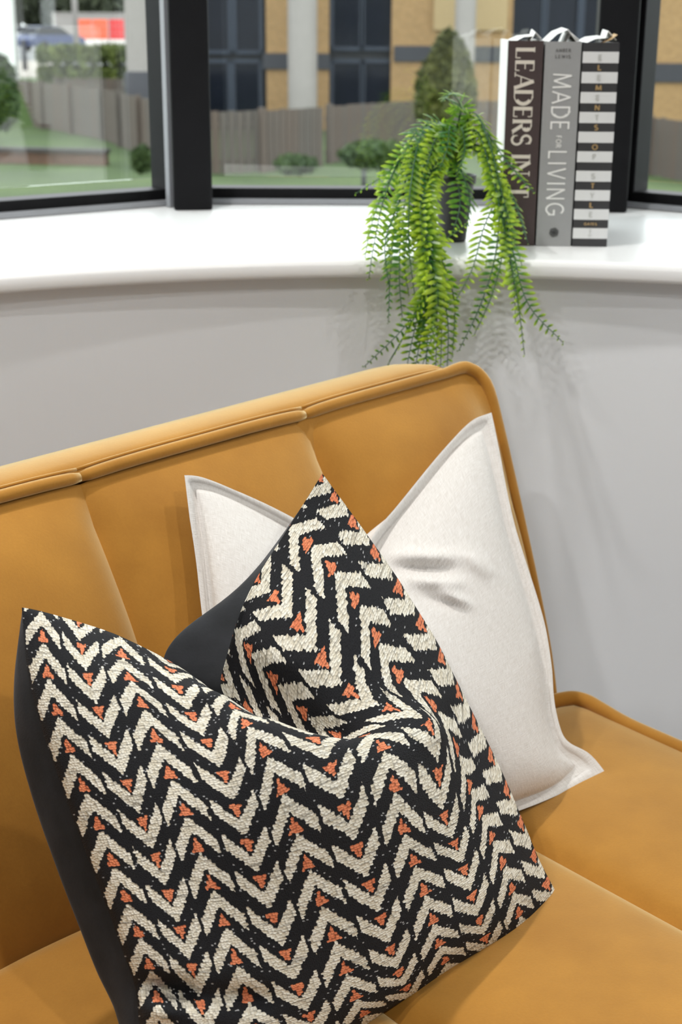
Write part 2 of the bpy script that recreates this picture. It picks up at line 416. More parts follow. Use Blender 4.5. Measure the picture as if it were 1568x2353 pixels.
# side faces of the back (end boards)
for row, l in ((0, -.026), (len(ls) - 1, L_END + .01)):
    loop = list(pts[row * len(capd):(row + 1) * len(capd)]) + [S(l, .0, -.12), S(l, -.012, .02), S(l, -.08, .20), S(l, -.128, .31)]
    obj('back_end', mesh('back_end', rel(sofa, loop), [tuple(range(len(loop)))]), M['velvet'], sofa)
# piping along the top of the back, one gathered length per channel
for k in range(len(seams) - 1):
    l1, l0 = seams[k], seams[k + 1]; P = []; R = []
    hi = l1 - (.045 if k == 0 else .0)
    for i in range(29):
        s = i / 28; l = l0 + (hi - l0) * s; x = abs(2 * s - 1)
        sag = .0035 * (1 - x ** 4) if k else .0035 * (1 - (1 - min(1, s * 2)) ** 4)
        P.append(S(l, -.1355 + sag * .6, .3485 + top_drop(l) + sag)); R.append(.0058 - (.0016 * x ** 24 if (k or s < .5) else 0))
    if k == 0:                                       # round the corner and run down the end of the back
        for d, h, l in ((-.1335, .3515, -.030), (-.131, .349, -.020), (-.125, .342, -.011), (-.115, .326, -.006), (-.100, .285, -.004), (-.084, .24, -.003), (-.062, .18, -.003), (-.039, .115, -.003), (-.020, .06, -.004), (-.009, .02, -.005), (.002, -.03, -.006)):
            P.append(S(l, d, h)); R.append(.0068)
        P = crom(P, 3); R = np.interp(np.linspace(0, 1, len(P)), np.linspace(0, 1, len(R)), R)
    MB().tube(P, R, 12).build('piping', M['velvet'], sofa, True)
    if k == 0:                                       # lining that closes the corner between the end panel and its piping
        inner = [(np.array(q) - C0) for q in P]; inner = [(v @ EL, v @ ED, v[2]) for v in inner]
        V = [S(a, b - .001, c) for a, b, c in inner] + [S(min(a, -.011) - .075, back_d(min(c, .34) * .86) - .022, min(c, .345) * .86) for a, b, c in inner]; m_ = len(inner)
        obj('edge_lining', mesh('edge_lining', rel(sofa, V), [(i, i + 1, m_ + i + 1, m_ + i) for i in range(m_ - 1)], True), M['velvet'], sofa)
    # flat welt seam on top of the piping
    MB().tube([S(l0 + (hi - l0) * i / 20, -.1405, .3545 + top_drop(l0 + (hi - l0) * i / 20) + .0025 * (1 - abs(2 * i / 20 - 1) ** 4)) for i in range(21)], .0016, 6).build('welt', M['velvet'], sofa, True)
# seat channels
sseams = [.010, -.243] + [-.243 - .2575 * k for k in range(1, 5)] + [L_END]
SD0, SD1 = .030, .56
for k in range(len(sseams) - 1):
    l1, l0 = sseams[k], sseams[k + 1]; pts = []; nd = 50
    for i in range(27):
        s = i / 26; x = abs(2 * s - 1)
        for j in range(nd):
            t = j / (nd - 1); d = SD0 + (SD1 - SD0) * t - (.028 * max(0, 1 - t / .12) ** 2 * max(0, (s - .5) * 2) if k == 0 else 0)
            h = .004 + .011 * (1 - x ** 2.6) - (0 if (k == 0 and s > .5) else .010 * x ** 18)
            h -= .010 * max(0, 1 - t / .03) ** 2 + .045 * max(0, (t - .90) / .10) ** 2.5
            if k == 0: h -= .003 * max(0, (s - .88) / .12) ** 2
            pts.append(S(l0 + (l1 - l0) * s, d, h - .006))
    obj('seat_panel', mesh('seat_panel', rel(sofa, pts), grid_faces(27, nd), True), M['velvet'], sofa)
P = [S(-.018, .000, -.004), S(-.006, .008, 0.000), S(.006, .018, .002), S(.012, .032, .001), S(.012, .05, -.001), S(.0095, .09, -.004), S(.007, .15, -.003), S(.006, .25, -.003), S(.006, .40, -.003), S(.006, .53, -.012), S(.004, .565, -.05)]
P = crom(P, 6); MB().tube(P, .0085, 12).build('piping', M['velvet'], sofa, True)
MB().tube([S(l, .0275, -.006) for l in np.linspace(-.03, L_END, 20)], .0052, 10).build('piping', M['velvet'], sofa, True)
# seat base, frame and legs
axs = [EL, ED, EZ]
MB().box(S((L_END) / 2, .285, -.085), (-L_END, .56, .13), axs).build('seat_base', M['velvet'], sofa, bevel=.012)
for l in (-.12, L_END + .12):
    for d in (.06, .50):
        MB().tube([S(l, d, -.15), S(l * 1.02, d, -SEAT)], [.02, .012], 14).build('leg', M['black_metal'], sofa, True)

# ------------------------------------------------------------------ cushions
def plane_depth(p0, p1, p2):
    n = np.cross(p1 - p0, p2 - p0); n /= np.linalg.norm(n)
    def f(px, py):
        R = (px[:, None] - W / 2) / F * RGT - (py[:, None] - H / 2) / F * UPV + fwd
        return ((p0 - EYE) @ n) / (R @ n), R
    return f, n
def cushion_surface(lm, depth_lm, plane, N, bulge_edge=.5, lam=1e-4, creases=(), inset=0.0, wr=None, seat_clear=.002):
    """lm: (u,v,px,py) outline and cloth landmarks; depth_lm: (u,v,bulge in m towards the viewer)"""
    lm = np.asarray(lm, float); dl = np.asarray(depth_lm, float)
    fx = tps(lm[:, :2], lm[:, 2:4], lam); fd = tps(dl[:, :2], dl[:, 2:3], 1e-3)
    g = np.linspace(0, 1, N); uu, vv = np.meshgrid(g, g, indexing='ij'); Q = np.c_[uu.ravel(), vv.ravel()]
    XY = fx(Q); z0, R = plane(XY[:, 0], XY[:, 1])
    ui = np.clip((Q[:, 0] - inset) / (1 - 2 * inset), 0, 1); vi = np.clip((Q[:, 1] - inset) / (1 - 2 * inset), 0, 1)
    e = (np.maximum(0, 1 - np.abs(2 * ui - 1) ** 4) * np.maximum(0, 1 - np.abs(2 * vi - 1) ** 4)) ** bulge_edge
    b = fd(Q)[:, 0] * e
    for (x0, y0, x1, y1, amp, wd) in creases:
        a = np.array([x0, y0]); d = np.array([x1 - x0, y1 - y0]); t = np.clip(((XY - a) @ d) / (d @ d), 0, 1)
        r = np.linalg.norm(XY - a - t[:, None] * d, axis=1); b = b + amp * np.exp(-(r / wd) ** 2) * np.sin(math.pi * np.clip(t, .04, .96)) * e
    if inset: 
        m_ = np.minimum(np.minimum(Q[:, 0], 1 - Q[:, 0]), np.minimum(Q[:, 1], 1 - Q[:, 1])); b = b + .004 * np.exp(-((m_ - .006) / .014) ** 2) - .008 * np.exp(-((m_ - inset * .95) / .007) ** 2)
    if wr is not None: b = b + wr(Q) * e
    P = EYE + R * (z0 - b)[:, None]
    P[:, 2] = np.maximum(P[:, 2], SEAT + seat_clear)
    return P.reshape(N, N, 3), uu, vv
def coons(P):
    N = P.shape[0]; g = np.linspace(0, 1, N); u = g[:, None, None]; v = g[None, :, None]
    return ((1 - v) * P[:, :1] + v * P[:, -1:] + (1 - u) * P[:1] + u * P[-1:]
            - ((1 - u) * (1 - v) * P[0, 0] + u * (1 - v) * P[-1, 0] + (1 - u) * v * P[0, -1] + u * v * P[-1, -1]))
def off_sofa(P):                                    # keep the stuffing in front of the sofa back
    q = P - C0; l = q @ EL; d = q @ ED; h = np.clip(q[..., 2], 0, .35); lim = back_d(h) + .018
    push = np.where((l < -.02), np.maximum(0, lim - d), 0); return P + push[..., None] * ED
def cushion(name, label, front, back, fmat, bmat, N, uvs, group=None):
    base = front.reshape(-1, 3).mean(0); base[2] = SEAT
    root = empty(name, base, label, 'cushion', group)
    obj('front_panel', mesh('front_panel', rel(root, front.reshape(-1, 3)), grid_faces(N, N, True), True, uvs), fmat, root)
    obj('back_panel', mesh('back_panel', rel(root, back.reshape(-1, 3)), grid_faces(N, N), True, uvs), bmat, root)
    return root
def fold_noise(seed, amp, fu, fv):
    r = np.random.default_rng(seed); ph = r.uniform(0, 6.28, (6, 1)); k = np.c_[r.uniform(-fu, fu, 6), r.uniform(-fv, fv, 6)]
    return lambda Q: amp * np.sin(k @ Q.T * 6.28 + ph).mean(0)
N = 110
g = np.linspace(0, 1, N); UVS = np.stack(np.meshgrid(g, g, indexing='ij'), -1).reshape(-1, 2)

# patterned cushion, dented along its top edge
lm = [(0,0,50,1396),(.12,0,150,1420),(.25,0,265,1457),(.36,0,385,1516),(.44,.03,470,1572),(.5,0,535,1640),(.545,0,508,1580),(.60,0,515,1530),(.7,0,548,1420),(.8,0,602,1308),(.9,0,676,1192),(1,0,741,1088),
 (0,.1,58,1500),(0,.2,80,1620),(0,.3,118,1740),(0,.4,160,1860),(0,.5,203,1975),(0,.6,246,2085),(0,.7,285,2195),(0,.79,312,2275),(0,.88,322,2385),(0,1,355,2575),
 (1,.1,788,1152),(1,.2,852,1240),(1,.3,925,1345),(1,.4,992,1452),(1,.5,1046,1556),(1,.6,1096,1655),(1,.7,1148,1760),(1,.8,1195,1868),(1,.9,1238,1972),(1,1,1279,2052),
 (.92,1,1228,2112),(.8,1,1140,2170),(.65,1,1010,2245),(.5,1,880,2328),(.3,1,680,2450),(.15,1,500,2540),
 (.46,.16,512,1596),(.53,.29,622,1652),(.585,.37,740,1698),(.64,.405,822,1706),(.71,.425,908,1692),(.79,.435,988,1655),
 (.56,.10,590,1655),(.61,.22,690,1695),(.67,.31,800,1700),
 (.70,.10,600,1490),(.72,.2,690,1570),(.735,.29,775,1640),(.85,.12,725,1330),(.86,.25,830,1450),(.86,.36,905,1575),
 (.25,.1,275,1528),(.25,.2,312,1605),(.25,.35,375,1768),(.25,.5,440,1938),(.25,.7,520,2170),(.25,.85,572,2345),
 (.12,.2,188,1618),(.12,.45,300,1905),(.38,.2,448,1630),(.40,.35,545,1755),
 (.5,.5,708,1880),(.5,.65,768,2050),(.5,.8,825,2210),(.5,.92,858,2300),
 (.75,.55,985,1845),(.75,.7,1032,1980),(.75,.85,1068,2110),(.9,.55,1072,1760),(.9,.7,1126,1885),(.9,.85,1178,2008)]
dl = [(.5,.62,.085),(.25,.6,.07),(.75,.65,.075),(.5,.85,.06),(.2,.3,.06),(.15,.12,.045),(.3,.12,.05),(.4,.2,.075),(.46,.16,.085),(.53,.29,.098),(.585,.37,.102),(.64,.405,.098),(.71,.425,.088),(.79,.435,.078),
      (.5,.02,-.02),(.56,.10,-.02),(.61,.22,.010),(.67,.31,.045),(.70,.10,.02),(.72,.2,.035),(.74,.3,.05),(.85,.12,.035),(.86,.25,.05),(.88,.4,.06),(.95,.5,.05),(.95,.1,.02),(.05,.5,.05),(.05,.85,.05),(.9,.85,.06)]
pf, pn = plane_depth(S(-.30, .250, .008), S(-.72, .285, .008), S(-.535, .058, .325))
front, uu, vv = cushion_surface(lm, dl, pf, N, .5, 2e-4, wr=fold_noise(3, .004, 3, 3),
    creases=[(300,2262,470,2290,-.040,24),(470,2290,640,2300,-.016,26),(300,2320,430,2330,.018,28),(1000,1660,1085,1610,-.010,18),(940,1705,1080,1660,.006,20),(560,1480,760,1560,.004,30)])
if pn @ (EYE - front[N // 2, N // 2]) < 0: pn = -pn
cb = coons(front)
e = (np.maximum(0, 1 - np.abs(2 * uu - 1) ** 3) * np.maximum(0, 1 - np.abs(2 * vv - 1) ** 3)) ** .55
back = cb - e[..., None] * (.062 * pn)
# the stuffing swells sideways beyond the seam on the left and behind the right-hand peak
lf = np.exp(-((uu - .10) / .13) ** 2) * np.clip(e * 1.3, 0, 1)
back = back - lf[..., None] * .034 * EL
rl = np.exp(-((uu - .66) / .14) ** 2) * np.exp(-((vv - .10) / .16) ** 2) * np.clip(e * 1.5, 0, 1)
back = back - rl[..., None] * (.050 * EL) + rl[..., None] * .035 * EZ
back[..., 2] = np.maximum(back[..., 2], SEAT + .001)
back = off_sofa(back)
pc = cushion('patterned_cushion', 'black, cream and orange chevron woven cushion with charcoal velvet back and dented top', front, back, M['chevron'], M['charcoal'], N, UVS)

# plain linen cushion with a flat border
lm = [(0,0,424,1092),(.08,0,462,1096),(.16,0,530,1122),(.26,0,620,1162),(.36,0,700,1205),(.46,0,780,1262),(.52,0,832,1290),(.58,0,852,1240),(.68,0,905,1172),(.78,0,970,1092),(.88,0,1045,1005),(.95,0,1092,962),(1,0,1130,948),
 (1,.08,1143,1010),(1,.2,1162,1110),(1,.32,1186,1215),(1,.45,1222,1330),(1,.58,1254,1440),(1,.7,1270,1545),(1,.80,1276,1620),(1,.87,1294,1688),(1,.92,1318,1712),(1,.96,1356,1732),(1,1,1394,1778),
 (.94,1,1335,1800),(.86,1,1262,1836),(.76,1,1170,1872),(.5,1,930,2000),(.25,1,760,2090),(0,1,585,2180),
 (0,.12,436,1190),(0,.25,452,1300),(0,.4,468,1440),(0,.6,500,1650),(0,.8,540,1900),
 (.5,.5,890,1620),(.25,.5,680,1690),(.75,.5,1070,1520),(.75,.75,1120,1700),(.75,.25,1030,1310),(.5,.2,830,1400),(.25,.2,620,1330),(.12,.1,520,1180),(.88,.12,1075,1080),(.6,.14,880,1310),(.9,.9,1270,1770),(.9,.45,1170,1400)]
dl = [(.5,.6,.075),(.25,.5,.06),(.75,.55,.07),(.75,.8,.06),(.25,.8,.06),(.15,.15,.030),(.85,.14,.035),(.8,.3,.055),(.5,.05,-.03),(.5,.2,.02),(.6,.15,.018),(.65,.28,.05),(.38,.15,.02),(.90,.90,.045),(.965,.965,.002),(.95,.5,.05),(.05,.5,.04),(.05,.95,.01)]
wf, wn = plane_depth(S(-.10, .150, .006), S(-.53, .140, .006), S(-.235, -.072, .318))
wfront, uu, vv = cushion_surface(lm, dl, wf, N, .32, 2e-4, inset=.036, wr=fold_noise(8, .003, 2, 2),
    creases=[(865,1272,1080,1285,.011,14),(870,1305,1060,1308,-.010,12),(920,1332,1085,1345,.010,11),(1000,1348,1095,1398,.010,10),(950,1362,1065,1402,-.007,11),(1060,1270,1140,1330,.006,14),(1040,1250,1150,1330,.003,20),(1262,1420,1225,1520,.006,18),(1290,1640,1300,1740,.008,14),(1310,1700,1350,1770,-.010,14),(880,1400,1010,1480,.003,25)])
if wn @ (EYE - wfront[N // 2, N // 2]) < 0: wn = -wn
cb = coons(wfront); ui = np.clip((uu - .036) / .928, 0, 1); vi = np.clip((vv - .036) / .928, 0, 1)
e = (np.maximum(0, 1 - np.abs(2 * ui - 1) ** 3) * np.maximum(0, 1 - np.abs(2 * vi - 1) ** 3)) ** .5
wback = cb - e[..., None] * (.045 * wn) - (.0035 * wn) * np.clip(40 * np.minimum(np.minimum(uu, 1 - uu), np.minimum(vv, 1 - vv)), 0, 1)[..., None]
rl = np.exp(-((uu - .66) / .10) ** 2) * np.exp(-((vv - .10) / .14) ** 2) * e
wback = wback - rl[..., None] * .030 * EL + rl[..., None] * .03 * EZ
wback[..., 2] = np.maximum(wback[..., 2], SEAT + .001)
wback = off_sofa(wback)
wc = cushion('linen_cushion', 'plain off-white linen cushion with flat stitched border, behind the patterned cushion', wfront, wback, M['linen'], M['linen'], N, UVS)

# ------------------------------------------------------------------ lettering (stroke alphabet, unit cap height)
def arc(cx, cy, rx, ry, a0, a1, n=14): return [(cx + rx * math.cos(math.radians(a0 + (a1 - a0) * i / n)), cy + ry * math.sin(math.radians(a0 + (a1 - a0) * i / n))) for i in range(n + 1)]
GL = {  # advance width, strokes (points, thick?)
 'L': (.55, [([(.06,0),(.06,1)],1), ([(.0,0.03),(.5,0.03)],0)]),
 'E': (.58, [([(.06,0),(.06,1)],1), ([(.0,.03),(.5,.03)],0), ([(.06,.52),(.42,.52)],0), ([(.0,.97),(.48,.97)],0)]),
 'A': (.78, [([(.02,0),(.37,1)],0), ([(.37,1),(.74,0)],1), ([(.14,.34),(.60,.34)],0)]),
 'D': (.78, [([(.06,0),(.06,1)],1), ([(0,.97),(.30,.97)]+arc(.30,.5,.40,.47,90,-90)+[(0,.03)],0), (arc(.28,.5,.41,.40,60,-60),1)]),
 'R': (.66, [([(.06,0),(.06,1)],1), ([(0,.97),(.28,.97)]+arc(.28,.73,.24,.24,90,-90)+[(.06,.49)],0), (arc(.27,.73,.25,.18,55,-55),1), ([(.28,.49),(.62,0)],1)]),
 'S': (.60, [(arc(.29,.74,.23,.235,35,270)+arc(.29,.25,.25,.255,90,-145),2)]),
 'I': (.22, [([(.08,0),(.08,1)],1)]),
 'N': (.80, [([(.06,0),(.06,1)],0), ([(.06,1),(.68,0)],1), ([(.68,0),(.68,1)],0)]),
 'T': (.62, [([(.30,0),(.30,1)],1), ([(.0,.97),(.60,.97)],0)]),
 'M': (.92, [([(.04,0),(.10,1)],0), ([(.10,1),(.44,.06)],1), ([(.44,.06),(.78,1)],0), ([(.78,1),(.84,0)],1)]),
 'F': (.54, [([(.06,0),(.06,1)],1), ([(.06,.50),(.40,.50)],0), ([(0,.97),(.48,.97)],0)]),
 'O': (.86, [(arc(.40,.5,.38,.47,0,360,28),2)]),
 'V': (.74, [([(.02,1),(.35,0)],1), ([(.35,0),(.68,1)],0)]),
 'G': (.86, [(arc(.42,.5,.39,.47,48,325,26),2), ([(.44,.46),(.78,.46),(.78,.14)],2)]),
 'B': (.62, [([(.06,0),(.06,1)],1), ([(0,.97),(.26,.97)]+arc(.26,.75,.22,.22,90,-90)+[(.06,.53),(.28,.53)]+arc(.28,.28,.25,.25,90,-90)+[(0,.03)],2)]),
 'W': (1.0, [([(.02,1),(.26,0)],1), ([(.26,0),(.48,.95)],0), ([(.48,.95),(.70,0)],1), ([(.70,0),(.94,1)],0)]),
 'Y': (.68, [([(.02,1),(.33,.46)],1), ([(.64,1),(.33,.46)],0), ([(.33,.46),(.33,0)],1)]),
}
SERIF = {'L': [(.06,1)], 'E': [], 'A': [(.02,0),(.74,0)], 'D': [], 'R': [(.06,0),(.62,0)], 'I': [(.08,0),(.08,1)], 'N': [(.06,0),(.06,1),(.68,1)], 'T': [(.30,0)], 'S': []}
def text_strokes(txt, thick, thin, serif, space=.14):
    x = 0; out = []
    for ch in txt:
        if ch == ' ': x += .42; continue
        adv, st = GL[ch]
        for pts, k in st:
            w = thick if k == 1 else thin if k == 0 else (thick + thin) / 2
            out.append(([(px + x, py) for px, py in pts], w))
        if serif:
            for sx, sy in SERIF.get(ch, []):
                yy = .025 if sy == 0 else .975
                out.append(([(x + sx - .13, yy), (x + sx + .13, yy)], thin))
            if ch == 'E':
                for yy, s in ((.03, 1), (.97, -1)): out.append(([(x + .48, yy), (x + .49, yy + s * .2)], thin))
            if ch == 'L': out.append(([(x + .48, .03), (x + .49, .26)], thin))
            if ch == 'T':
                for sx in (.02, .58): out.append(([(x + sx, .97), (x + sx, .74)], thin))
            if ch == 'S':
                out.append(([(x + .49, .97), (x + .49, .72)], thin)); out.append(([(x + .07, .03), (x + .06, .28)], thin))
        x += adv + space
    return out, x - space
def ribbon(mb, pts, w, O, X, Y, Nn, sc, lift):
    P = [np.array(p, float) for p in pts]; k = len(P); L = []; R = []
    for i in range(k):
        t = P[min(i + 1, k - 1)] - P[max(i - 1, 0)]; t /= np.linalg.norm(t) + 1e-9; nn = np.array([-t[1], t[0]])
        m = 1.0
        if 0 < i < k - 1:
            a = P[i] - P[i - 1]; a /= np.linalg.norm(a) + 1e-9; m = 1 / max(.5, abs(a[0] * t[0] + a[1] * t[1]))
        L.append(P[i] + nn * w / 2 * m); R.append(P[i] - nn * w / 2 * m)
    V = [O + q[0] * sc[0] * X + q[1] * sc[1] * Y + Nn * lift for q in L + R]
    mb.add(V, [(i, k + i, k + i + 1, i + 1) for i in range(k - 1)])
def write(name, txt, O, X, Y, Nn, length, height, mat, parent, thick=.16, thin=.06, serif=False, centre=False, space=.14):
    st, wid = text_strokes(txt, thick, thin, serif, space); sx = length / wid
    O = np.array(O, float) - (X * length / 2 + Y * height / 2 if centre else 0)
    mb = MB()
    for pts, w in st: ribbon(mb, pts, w, O, X, Y, Nn, (sx, height), .0013 + .00004 * random.random())
    return mb.build(name, mat, parent)

# ------------------------------------------------------------------ books
M['brown'] = plain('dark_brown_cloth', (.052, .033, .032), .55, .1, 200, .05)
M['greycloth'] = plain('grey_cloth', (.30, .30, .30), .5, .04, 150, .04)
M['black_print'] = plain('black_print', (.035, .034, .036), .45, .08, 60)
M['white_print'] = plain('white_print', (.68, .68, .68), .45, .03, 60)
M['ivory_ink'] = plain('ivory_ink', (.66, .60, .52), .5, .03, 60)
M['white_ink'] = plain('white_ink', (.78, .77, .75), .5, .03, 60)
M['gold'] = plain('gold_foil', (.62, .42, .20), .35, .08, 80, 0, .6)
M['pale_ink'] = plain('pale_grey_ink', (.50, .50, .48), .5, .03, 60)
M['dark_ink'] = plain('dark_grey_ink', (.10, .10, .10), .5, .03, 60)
BA = math.radians(-3.0)
BX = np.array([math.cos(BA), math.sin(BA), 0]); BY = np.array([-math.sin(BA), math.cos(BA), 0]); BN = -BY
BORG = np.array([.2095, 1.917, SILL])
def book(x0, wd, ht, dp, cover, label, side, pages_up=()):
    """spine faces the room; x0 is the distance of its left edge along the row"""
    O = BORG + BX * x0; root = empty('book', O + BX * wd / 2 + BY * dp / 2, label, 'book', 'large books standing on the sill')
    ax = [BX, BY, EZ]
    sp = MB()
    n = 8; V = []
    for z in (.0005, ht):                              # softly rounded spine
        for i in range(n + 1):
            s = i / n; V.append(O + BX * (wd * s) + BY * (-.0010 * math.sin(math.pi * s)) + EZ * z)
        V += [O + BX * wd + BY * .008 + EZ * z, O + BY * .008 + EZ * z]
    k = n + 3
    sp.add(V, [(i, (i + 1) % k, k + (i + 1) % k, k + i) for i in range(k)] + [tuple(range(k))[::-1], tuple(range(k, 2 * k))])
    spine = sp.build('spine', cover, root)
    for s in (0, 1):
        MB().box(O + BX * (.0016 if s == 0 else wd - .0016) + BY * (.008 + (dp - .008) / 2) + EZ * (ht / 2 + .0005), (.0032, dp - .0085, ht), ax).build('cover', side, root, bevel=.0006)
    pg = MB()
    pg.box(O + BX * wd / 2 + BY * (.008 + (dp - .016) / 2) + EZ * (ht / 2), (wd - .0068, dp - .018, ht - .006), ax)
    pg.build('page_block', M['paper'], root)
    return root, O
# dark brown book
root, O = book(0, .0445, .2585, .20, M['brown'], 'dark brown book lettered LEADERS IN, next to the fern', M['white_paper'])
write('title', 'LEADERS IN', O + BX * .0095 + EZ * .2490, -EZ, BX, BN, .158, .0245, M['ivory_ink'], root, .19, .055, True, space=.10)
write('title', 'T', O + BX * .0095 + EZ * .0775, -EZ, BX, BN, .0145, .0245, M['ivory_ink'], root, .19, .055, True)
# grey book
root, O = book(.0468, .0455, .2575, .205, M['greycloth'], 'grey book lettered MADE FOR LIVING, between the brown and striped books', M['greycloth'])
write('title', 'MADE', O + BX * .0115 + EZ * .2185, -EZ, BX, BN, .0700, .0235, M['white_ink'], root, .115, .10, space=.16)
write('title', 'FOR', O + BX * .0195 + EZ * .1420, -EZ, BX, BN, .0150, .0065, M['white_ink'], root, .17, .14, space=.2)
write('title', 'LIVING', O + BX * .0105 + EZ * .1230, -EZ, BX, BN, .0830, .0235, M['white_ink'], root, .115, .10, space=.2)
write('author_name', 'AMBER', O + BX * .0228 + EZ * .2470, BX, EZ, BN, .0190, .0040, M['dark_ink'], root, .18, .14, centre=True, space=.3)
write('author_name', 'LEWIS', O + BX * .0228 + EZ * .2395, BX, EZ, BN, .0190, .0040, M['dark_ink'], root, .18, .14, centre=True, space=.3)
mb = MB()
for i in range(6):
    a = i * math.pi / 3 + .3; c = np.array([math.cos(a), math.sin(a)]) * .0030
    ribbon(mb, [(c[0] + .0024 * math.cos(q), c[1] + .0024 * math.sin(q)) for q in np.linspace(0, 6.28, 12)], .0022, O + BX * .0228 + EZ * .0185, BX, EZ, BN, (1, 1), .0014)
mb.build('emblem', M['dark_ink'], root)
# striped book
root, O = book(.0945, .0455, .2565, .21, M['black_print'], 'black and white striped book lettered ELEMENTS OF STYLE', M['black_print'])
rows = ['', 'E', 'L', 'E', 'M', 'E', 'N', 'T', 'S', '', 'O', 'F', '', 'S', 'T', 'Y', 'L', 'E', 'GATES', '*', '']
dk, lt = .0108, .0136; z = .2565
tot = sum(dk if i % 2 == 0 else lt for i in range(21)); sc = .2565 / tot
for i, ch in enumerate(rows):
    hgt = (dk if i % 2 == 0 else lt) * sc; zc = z - hgt / 2; z -= hgt
    if i % 2:
        V = []
        for zz in (zc - hgt / 2, zc + hgt / 2):
            for q in range(9):
                s = q / 8; V.append(O + BX * (.0455 * s) + BY * (-.0010 * math.sin(math.pi * s) - .0002) + EZ * zz)
        o = obj('printed_band', mesh('printed_band', rel(root, V), [(q, q + 1, q + 10, q + 9) for q in range(8)]), M['white_print'], root)
    if ch == '*':
        mb = MB(); C = O + BX * .0222 + EZ * zc - BY * .0010
        for st in ([(0, -.0032), (0, .0036)], [(-.0015, .0022), (.0015, .0022)], [(.0026 * math.cos(q), -.001 + .0024 * math.sin(q)) for q in np.linspace(math.pi * 1.05, math.pi * 1.95, 9)], [(.0007 * math.cos(q), .0042 + .0007 * math.sin(q)) for q in np.linspace(0, 6.28, 8)]):
            ribbon(mb, st, .0007, C, BX, EZ, BN, (1, 1), .0006)
        mb.build('emblem', M['pale_ink'], root)
    elif ch:
        m_ = M['pale_ink'] if i % 2 else M['gold']
        ln = .0165 if len(ch) > 1 else {'M': .0072, 'N': .0062, 'O': .0068}.get(ch, .0046)
        write('letter' if len(ch) == 1 else 'author_name', ch, O + BX * .0222 + EZ * zc - BY * .0004, BX, EZ, BN, ln, .0062 if len(ch) == 1 else .0030, m_, root, .26, .22, centre=True, space=.2)
# loose jacket flaps and curled pages showing above the tops
def flap(parent, pts, mat, th=.0006):
    n = len(pts) // 2; V = [np.array(p, float) for p in pts] + [np.array(p, float) + BX * th + EZ * th for p in pts]
    f = [(i, i + 1, n + i + 1, n + i) for i in range(n - 1)]; k = len(pts)
    f += [tuple(k + q for q in g_[::-1]) for g_ in f] + [(0, n, k + n, k), (n - 1, k + n - 1, k + 2 * n - 1, 2 * n - 1)]
    f += [(i, k + i, k + i + 1, i + 1) for i in range(n - 1)] + [(n + i, n + i + 1, k + n + i + 1, k + n + i) for i in range(n - 1)]
    return obj('curled_page', mesh('curled_page', rel(parent, V), f), mat, parent)
def BK(x, y, z): return BORG + BX * x + BY * y + EZ * z
bks = [o for o in COL.objects if o.name.startswith('book') and o.type == 'EMPTY']
flap(bks[0], [BK(.006, .02, .255), BK(.02, .02, .2625), BK(.036, .02, .2640), BK(.004, .17, .256), BK(.02, .17, .263), BK(.038, .17, .265)], M['white_paper'])
flap(bks[0], [BK(.028, .012, .256), BK(.034, .012, .268), BK(.042, .012, .2605), BK(.030, .10, .256), BK(.035, .10, .272), BK(.043, .10, .261)], M['white_paper'])
flap(bks[1], [BK(.0505, .010, .256), BK(.062, .010, .2665), BK(.075, .010, .2715), BK(.0885, .010, .256), BK(.051, .12, .258), BK(.063, .12, .269), BK(.076, .12, .274), BK(.0885, .12, .258)], M['white_paper'])
flap(bks[1], [BK(.074, .02, .256), BK(.080, .02, .2675), BK(.0915, .02, .2585), BK(.076, .15, .256), BK(.082, .15, .270), BK(.0915, .15, .2585)], M['white_paper'])
flap(bks[2], [BK(.098, .012, .255), BK(.110, .012, .2605), BK(.125, .012, .2620), BK(.098, .14, .256), BK(.110, .14, .262), BK(.126, .14, .264)], M['white_paper'])
flap(bks[2], [BK(.120, .010, .2560), BK(.130, .010, .2600), BK(.1375, .010, .2655), BK(.121, .05, .256), BK(.131, .05, .261), BK(.1375, .05, .2670)], plain('kraft_paper', (.50, .33, .15), .7, .1, 60))
flap(bks[2], [BK(.124, .03, .258), BK(.128, .03, .2700), BK(.139, .03, .259), BK(.125, .1, .258), BK(.129, .1, .272), BK(.139, .1, .259)], M['white_paper'])

# ------------------------------------------------------------------ fern
def mat_leaf():
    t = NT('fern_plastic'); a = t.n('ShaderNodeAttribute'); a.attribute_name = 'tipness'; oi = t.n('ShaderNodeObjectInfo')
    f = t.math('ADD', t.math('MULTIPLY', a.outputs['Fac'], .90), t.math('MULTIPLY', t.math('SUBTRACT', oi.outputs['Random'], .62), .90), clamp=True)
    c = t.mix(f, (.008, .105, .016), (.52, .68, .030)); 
    t.set(Base_Color=c, Roughness=.32, Specular_IOR_Level=.5)
    tl = t.n('ShaderNodeBsdfTranslucent'); t.l(t.mix(.5, c, (.45, .8, .08)), tl.inputs[0])
    mx = t.n('ShaderNodeMixShader'); mx.inputs[0].default_value = .38; out = t.t.nodes['Material Output']
    t.l(t.b.outputs[0], mx.inputs[1]); t.l(tl.outputs[0], mx.inputs[2]); t.l(mx.outputs[0], out.inputs[0]); return t.m
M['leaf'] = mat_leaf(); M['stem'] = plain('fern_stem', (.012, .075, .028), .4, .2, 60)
POT = np.array([.149, 1.958, SILL])
fern = empty('potted_fern', POT, 'artificial trailing fern in a small black pot on the sill', 'plant')
MB().lathe(POT, [(.0001, .0005), (.017, .0005), (.018, .003), (.0265, .076), (.0290, .077), (.0295, .088), (.0275, .088), (.0255, .076), (.0001, .074)], 36).build('pot', M['pot'], fern, True)
MB().lathe(POT, [(.0001, .080), (.012, .0795), (.0255, .077)], 24).build('compost', M['soil'], fern, True)
